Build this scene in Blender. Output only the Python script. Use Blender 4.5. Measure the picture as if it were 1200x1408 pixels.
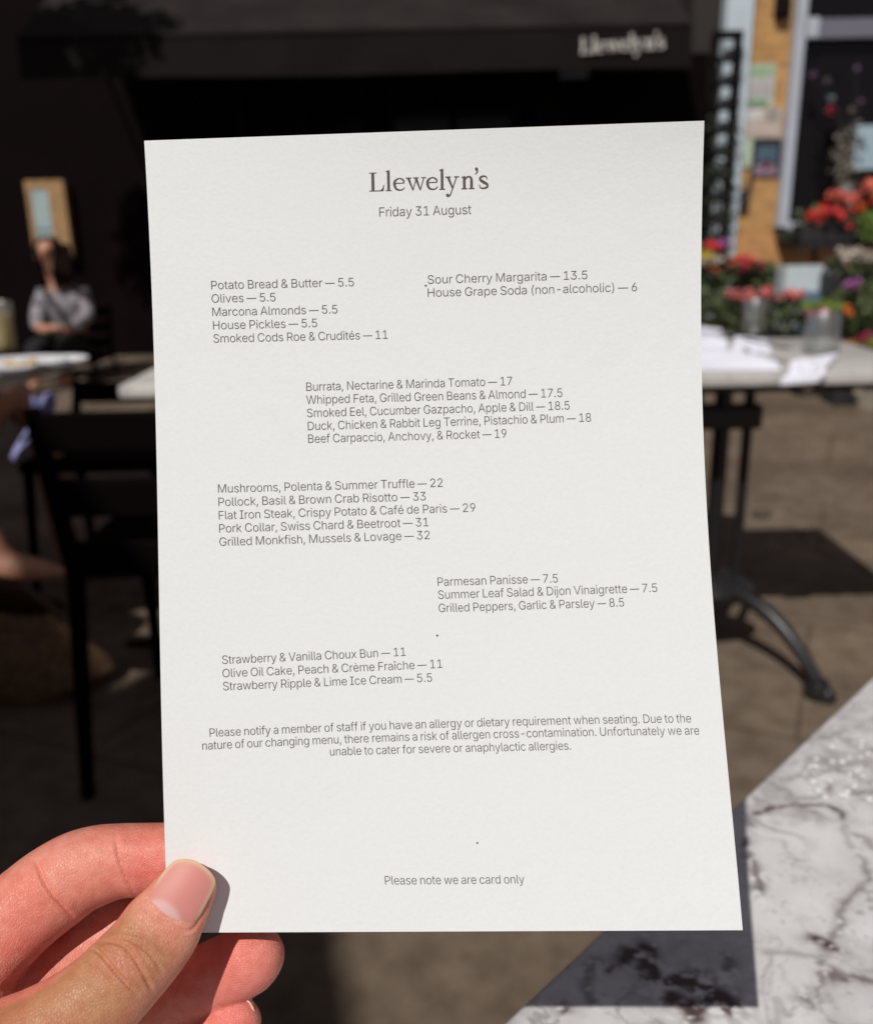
import bpy, bmesh, math, random, json
import numpy as np
from mathutils import Vector, Matrix
from mathutils.bvhtree import BVHTree

for _o in list(bpy.data.objects):
    bpy.data.objects.remove(_o)
scene = bpy.context.scene
COL = scene.collection
rnd = random.Random(7)

# ------------------------------------------------------------------ camera
FPX, PITCH, ROLL, HCAM = 1250.0, math.radians(17.5), math.radians(1.1), 1.06
cF = np.array([0, math.cos(PITCH), -math.sin(PITCH)])
_u0 = np.array([0, math.sin(PITCH), math.cos(PITCH)])
_r0 = np.array([1.0, 0, 0])
cR = math.cos(ROLL) * _r0 - math.sin(ROLL) * _u0
cU = math.cos(ROLL) * _u0 + math.sin(ROLL) * _r0
cC = np.array([0, 0, HCAM])
cam_d = bpy.data.cameras.new('camera')
cam = bpy.data.objects.new('camera', cam_d)
COL.objects.link(cam)
cam.matrix_world = Matrix(((cR[0], cU[0], -cF[0], cC[0]), (cR[1], cU[1], -cF[1], cC[1]),
                           (cR[2], cU[2], -cF[2], cC[2]), (0, 0, 0, 1)))
cam_d.sensor_fit = 'HORIZONTAL'
cam_d.sensor_width = 36.0
cam_d.lens = 36.0 * FPX / 1200.0
cam_d.clip_start = 0.01
cam_d.clip_end = 2000
cam_d.dof.use_dof = True
cam_d.dof.focus_distance = 0.238
cam_d.dof.aperture_fstop = 13.5
scene.camera = cam

# ------------------------------------------------------------------ sky, sun, exposure
SUN = np.array([0.2912, 0.5878, -0.7548])          # the way the light travels
world = bpy.data.worlds.new("World")
scene.world = world
world.use_nodes = True
wn = world.node_tree
sky = wn.nodes.new('ShaderNodeTexSky')
sky.sky_type = 'NISHITA'
sky.sun_disc = False
sky.sun_elevation = math.asin(-SUN[2])
sky.sun_rotation = math.atan2(-SUN[0], -SUN[1])
bg = wn.nodes['Background']
bg.inputs['Strength'].default_value = 0.050
_hs = wn.nodes.new('ShaderNodeHueSaturation')          # town air: less blue than the clear model sky
_hs.inputs['Saturation'].default_value = 0.38
_tm = wn.nodes.new('ShaderNodeMix'); _tm.data_type = 'RGBA'; _tm.blend_type = 'MULTIPLY'; _tm.inputs['Factor'].default_value = 1
_tm.inputs['B'].default_value = (1.0, 0.90, 0.93, 1)
wn.links.new(sky.outputs[0], _hs.inputs['Color'])
wn.links.new(_hs.outputs[0], _tm.inputs['A'])
wn.links.new(_tm.outputs['Result'], bg.inputs['Color'])
sl = bpy.data.lights.new('sun', 'SUN')
sl.energy = 3.6
sl.angle = math.radians(0.5)
sl.color = (1.0, 0.97, 0.92)
so = bpy.data.objects.new('sun', sl)
so.rotation_euler = Vector(SUN).to_track_quat('-Z', 'Y').to_euler()
so.location = (-3, -4, 8)
COL.objects.link(so)
scene.view_settings.view_transform = 'Standard'
scene.view_settings.look = 'None'
scene.view_settings.exposure = 0.0
scene.view_settings.gamma = 1.0
scene.view_settings.use_curve_mapping = False
scene.cycles.max_bounces = 8
scene.cycles.transparent_max_bounces = 12

# ------------------------------------------------------------------ helpers
def ray(x, y):
    return cF + cR * (x - 600) / FPX - cU * (y - 704) / FPX
def P(x, y, d):            # point of the view at depth d
    return cC + ray(x, y) * d
def G(x, y, z=0.0):        # where that line of sight meets height z
    v = ray(x, y)
    return cC + v * ((z - HCAM) / v[2])
def Y(x, y, yy):           # where it meets the upright plane at distance yy
    v = ray(x, y)
    return cC + v * (yy / v[1])
def px_of(p):
    d = np.asarray(p) - cC
    z = d @ cF
    return 600 + FPX * (d @ cR) / z, 704 - FPX * (d @ cU) / z, z

def tag(o, label=None, cat=None, group=None, kind=None):
    if label: o['label'] = label
    if cat: o['category'] = cat
    if group: o['group'] = group
    if kind: o['kind'] = kind
    return o
def empty(name, loc, label=None, cat=None, group=None):
    o = bpy.data.objects.new(name, None)
    o.empty_display_size = 0.05
    o.location = [float(c) for c in loc]
    COL.objects.link(o)
    return tag(o, label, cat, group)

class MB:
    def __init__(self):
        self.v, self.f = [], []
    def add(self, vs, fs):
        n = len(self.v)
        self.v += [tuple(float(c) for c in p) for p in vs]
        self.f += [tuple(i + n for i in f) for f in fs]
        return self
    def box(self, c, s, rz=0.0, bev=0.0, rx=0.0):
        bm = bmesh.new()
        bmesh.ops.create_cube(bm, size=1)
        bmesh.ops.scale(bm, vec=s, verts=bm.verts)
        if bev:
            bmesh.ops.bevel(bm, geom=bm.edges[:], offset=bev, segments=2, affect='EDGES', profile=0.5)
        M = Matrix.Translation(Vector([float(q) for q in c])) @ Matrix.Rotation(rz, 4, 'Z') @ Matrix.Rotation(rx, 4, 'X')
        bmesh.ops.transform(bm, matrix=M, verts=bm.verts)
        bm.verts.index_update()
        self.add([v.co[:] for v in bm.verts], [[v.index for v in f.verts] for f in bm.faces])
        bm.free()
        return self
    def prism(self, poly, z0, z1):
        n = len(poly)
        vs = [(p[0], p[1], z0) for p in poly] + [(p[0], p[1], z1) for p in poly]
        fs = [tuple(range(n))[::-1], tuple(range(n, 2 * n))]
        fs += [(i, (i + 1) % n, n + (i + 1) % n, n + i) for i in range(n)]
        return self.add(vs, fs)
    def tube(self, pts, rad, n=12, close=True, flat=1.0):
        pts = [Vector([float(c) for c in p]) for p in pts]
        if not hasattr(rad, '__len__'): rad = [rad] * len(pts)
        vs, fs = [], []
        prev = None
        for i, p in enumerate(pts):
            t = (pts[min(i + 1, len(pts) - 1)] - pts[max(i - 1, 0)]).normalized()
            if prev is None:
                a = t.cross(Vector((0, 0, 1)))
                if a.length < 1e-3: a = t.cross(Vector((1, 0, 0)))
            else:
                a = prev - t * prev.dot(t)
            a.normalize(); prev = a
            b = t.cross(a)
            for k in range(n):
                th = 2 * math.pi * k / n
                vs.append(p + (a * math.cos(th) + b * math.sin(th) * flat) * rad[i])
        m = len(pts)
        for i in range(m - 1):
            for k in range(n):
                fs.append((i * n + k, i * n + (k + 1) % n, (i + 1) * n + (k + 1) % n, (i + 1) * n + k))
        if close:
            fs.append(tuple(range(n))[::-1]); fs.append(tuple(range((m - 1) * n, m * n)))
        return self.add(vs, fs)
    def lathe(self, c, prof, n=32, sx=1.0, sy=1.0):
        vs, fs = [], []
        for r, z in prof:
            for k in range(n):
                th = 2 * math.pi * k / n
                vs.append((c[0] + r * sx * math.cos(th), c[1] + r * sy * math.sin(th), c[2] + z))
        for i in range(len(prof) - 1):
            for k in range(n):
                fs.append((i * n + k, i * n + (k + 1) % n, (i + 1) * n + (k + 1) % n, (i + 1) * n + k))
        if prof[0][0] > 1e-5: fs.append(tuple(range(n))[::-1])
        if prof[-1][0] > 1e-5: fs.append(tuple(range((len(prof) - 1) * n, len(prof) * n)))
        return self.add(vs, fs)
    def build(self, name, m=None, parent=None, smooth=False, loc=None):
        """one mesh object; with a parent the vertices are given in world space"""
        me = bpy.data.meshes.new(name)
        off = Vector((0, 0, 0))
        if parent is not None:
            q = parent
            while q is not None:
                off += q.location; q = q.parent
        elif loc is not None:
            off = Vector([float(c) for c in loc])
        me.from_pydata([tuple(Vector(v) - off) for v in self.v], [], self.f)
        me.validate()
        bm = bmesh.new(); bm.from_mesh(me)
        bmesh.ops.recalc_face_normals(bm, faces=bm.faces)
        bm.to_mesh(me); bm.free()
        o = bpy.data.objects.new(name, me)
        COL.objects.link(o)
        if parent is not None: o.parent = parent
        elif loc is not None: o.location = off
        if m: me.materials.append(m)
        if smooth:
            me.shade_smooth()
            try: me.set_sharp_from_angle(angle=math.radians(40))
            except Exception: pass
        return o

def spline(pts, n):
    """Catmull-Rom through rows of numbers, n samples per span"""
    A = np.array(pts, float)
    B = np.vstack([2 * A[0] - A[1], A, 2 * A[-1] - A[-2]])
    out = []
    for i in range(1, len(B) - 2):
        p0, p1, p2, p3 = B[i - 1:i + 3]
        for k in range(n):
            t = k / n
            out.append(0.5 * (2 * p1 + (p2 - p0) * t + (2 * p0 - 5 * p1 + 4 * p2 - p3) * t * t + (3 * p1 - p0 - 3 * p2 + p3) * t ** 3))
    out.append(A[-1])
    return np.array(out)

# ------------------------------------------------------------------ materials
def mat(name, col, rough=0.6, var=0.0, scale=30.0, bump=0.0, bscale=None, metal=0.0, spec=0.5, island=0.0, trans=0.0, col2=None, coat=0.0, detail=4.0):
    m = bpy.data.materials.new(name)
    m.use_nodes = True
    nt = m.node_tree; N = nt.nodes; L = nt.links
    b = N['Principled BSDF']
    b.inputs['Roughness'].default_value = rough
    b.inputs['Metallic'].default_value = metal
    b.inputs['Specular IOR Level'].default_value = spec
    b.inputs['Base Color'].default_value = (*col, 1)
    if trans: b.inputs['Transmission Weight'].default_value = trans
    if coat: b.inputs['Coat Weight'].default_value = coat
    geo = N.new('ShaderNodeNewGeometry')
    if var or island or col2:
        nz = N.new('ShaderNodeTexNoise'); nz.inputs['Scale'].default_value = scale; nz.inputs['Detail'].default_value = detail
        L.new(geo.outputs['Position'], nz.inputs['Vector'])
        rp = N.new('ShaderNodeValToRGB')
        c2 = col2 or tuple(c * (1 - var) for c in col)
        c3 = col if col2 else tuple(min(1, c * (1 + var)) for c in col)
        rp.color_ramp.elements[0].position = 0.33; rp.color_ramp.elements[0].color = (*c2, 1)
        rp.color_ramp.elements[1].position = 0.67; rp.color_ramp.elements[1].color = (*c3, 1)
        L.new(nz.outputs['Fac'], rp.inputs['Fac'])
        out = rp.outputs['Color']
        if island:
            hv = N.new('ShaderNodeHueSaturation')
            mr = N.new('ShaderNodeMapRange')
            mr.inputs['To Min'].default_value = 1 - island; mr.inputs['To Max'].default_value = 1 + island
            L.new(geo.outputs['Random Per Island'], mr.inputs['Value'])
            L.new(mr.outputs[0], hv.inputs['Value'])
            mr2 = N.new('ShaderNodeMapRange')
            mr2.inputs['To Min'].default_value = 0.5 - island * 0.04; mr2.inputs['To Max'].default_value = 0.5 + island * 0.04
            L.new(geo.outputs['Random Per Island'], mr2.inputs['Value'])
            L.new(mr2.outputs[0], hv.inputs['Hue'])
            L.new(out, hv.inputs['Color']); out = hv.outputs['Color']
        L.new(out, b.inputs['Base Color'])
    if bump:
        n2 = N.new('ShaderNodeTexNoise'); n2.inputs['Scale'].default_value = bscale or scale * 3; n2.inputs['Detail'].default_value = 5
        L.new(geo.outputs['Position'], n2.inputs['Vector'])
        bp = N.new('ShaderNodeBump'); bp.inputs['Strength'].default_value = bump; bp.inputs['Distance'].default_value = 0.2 / (bscale or scale * 3)
        L.new(n2.outputs['Fac'], bp.inputs['Height'])
        L.new(bp.outputs[0], b.inputs['Normal'])
    return m

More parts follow.
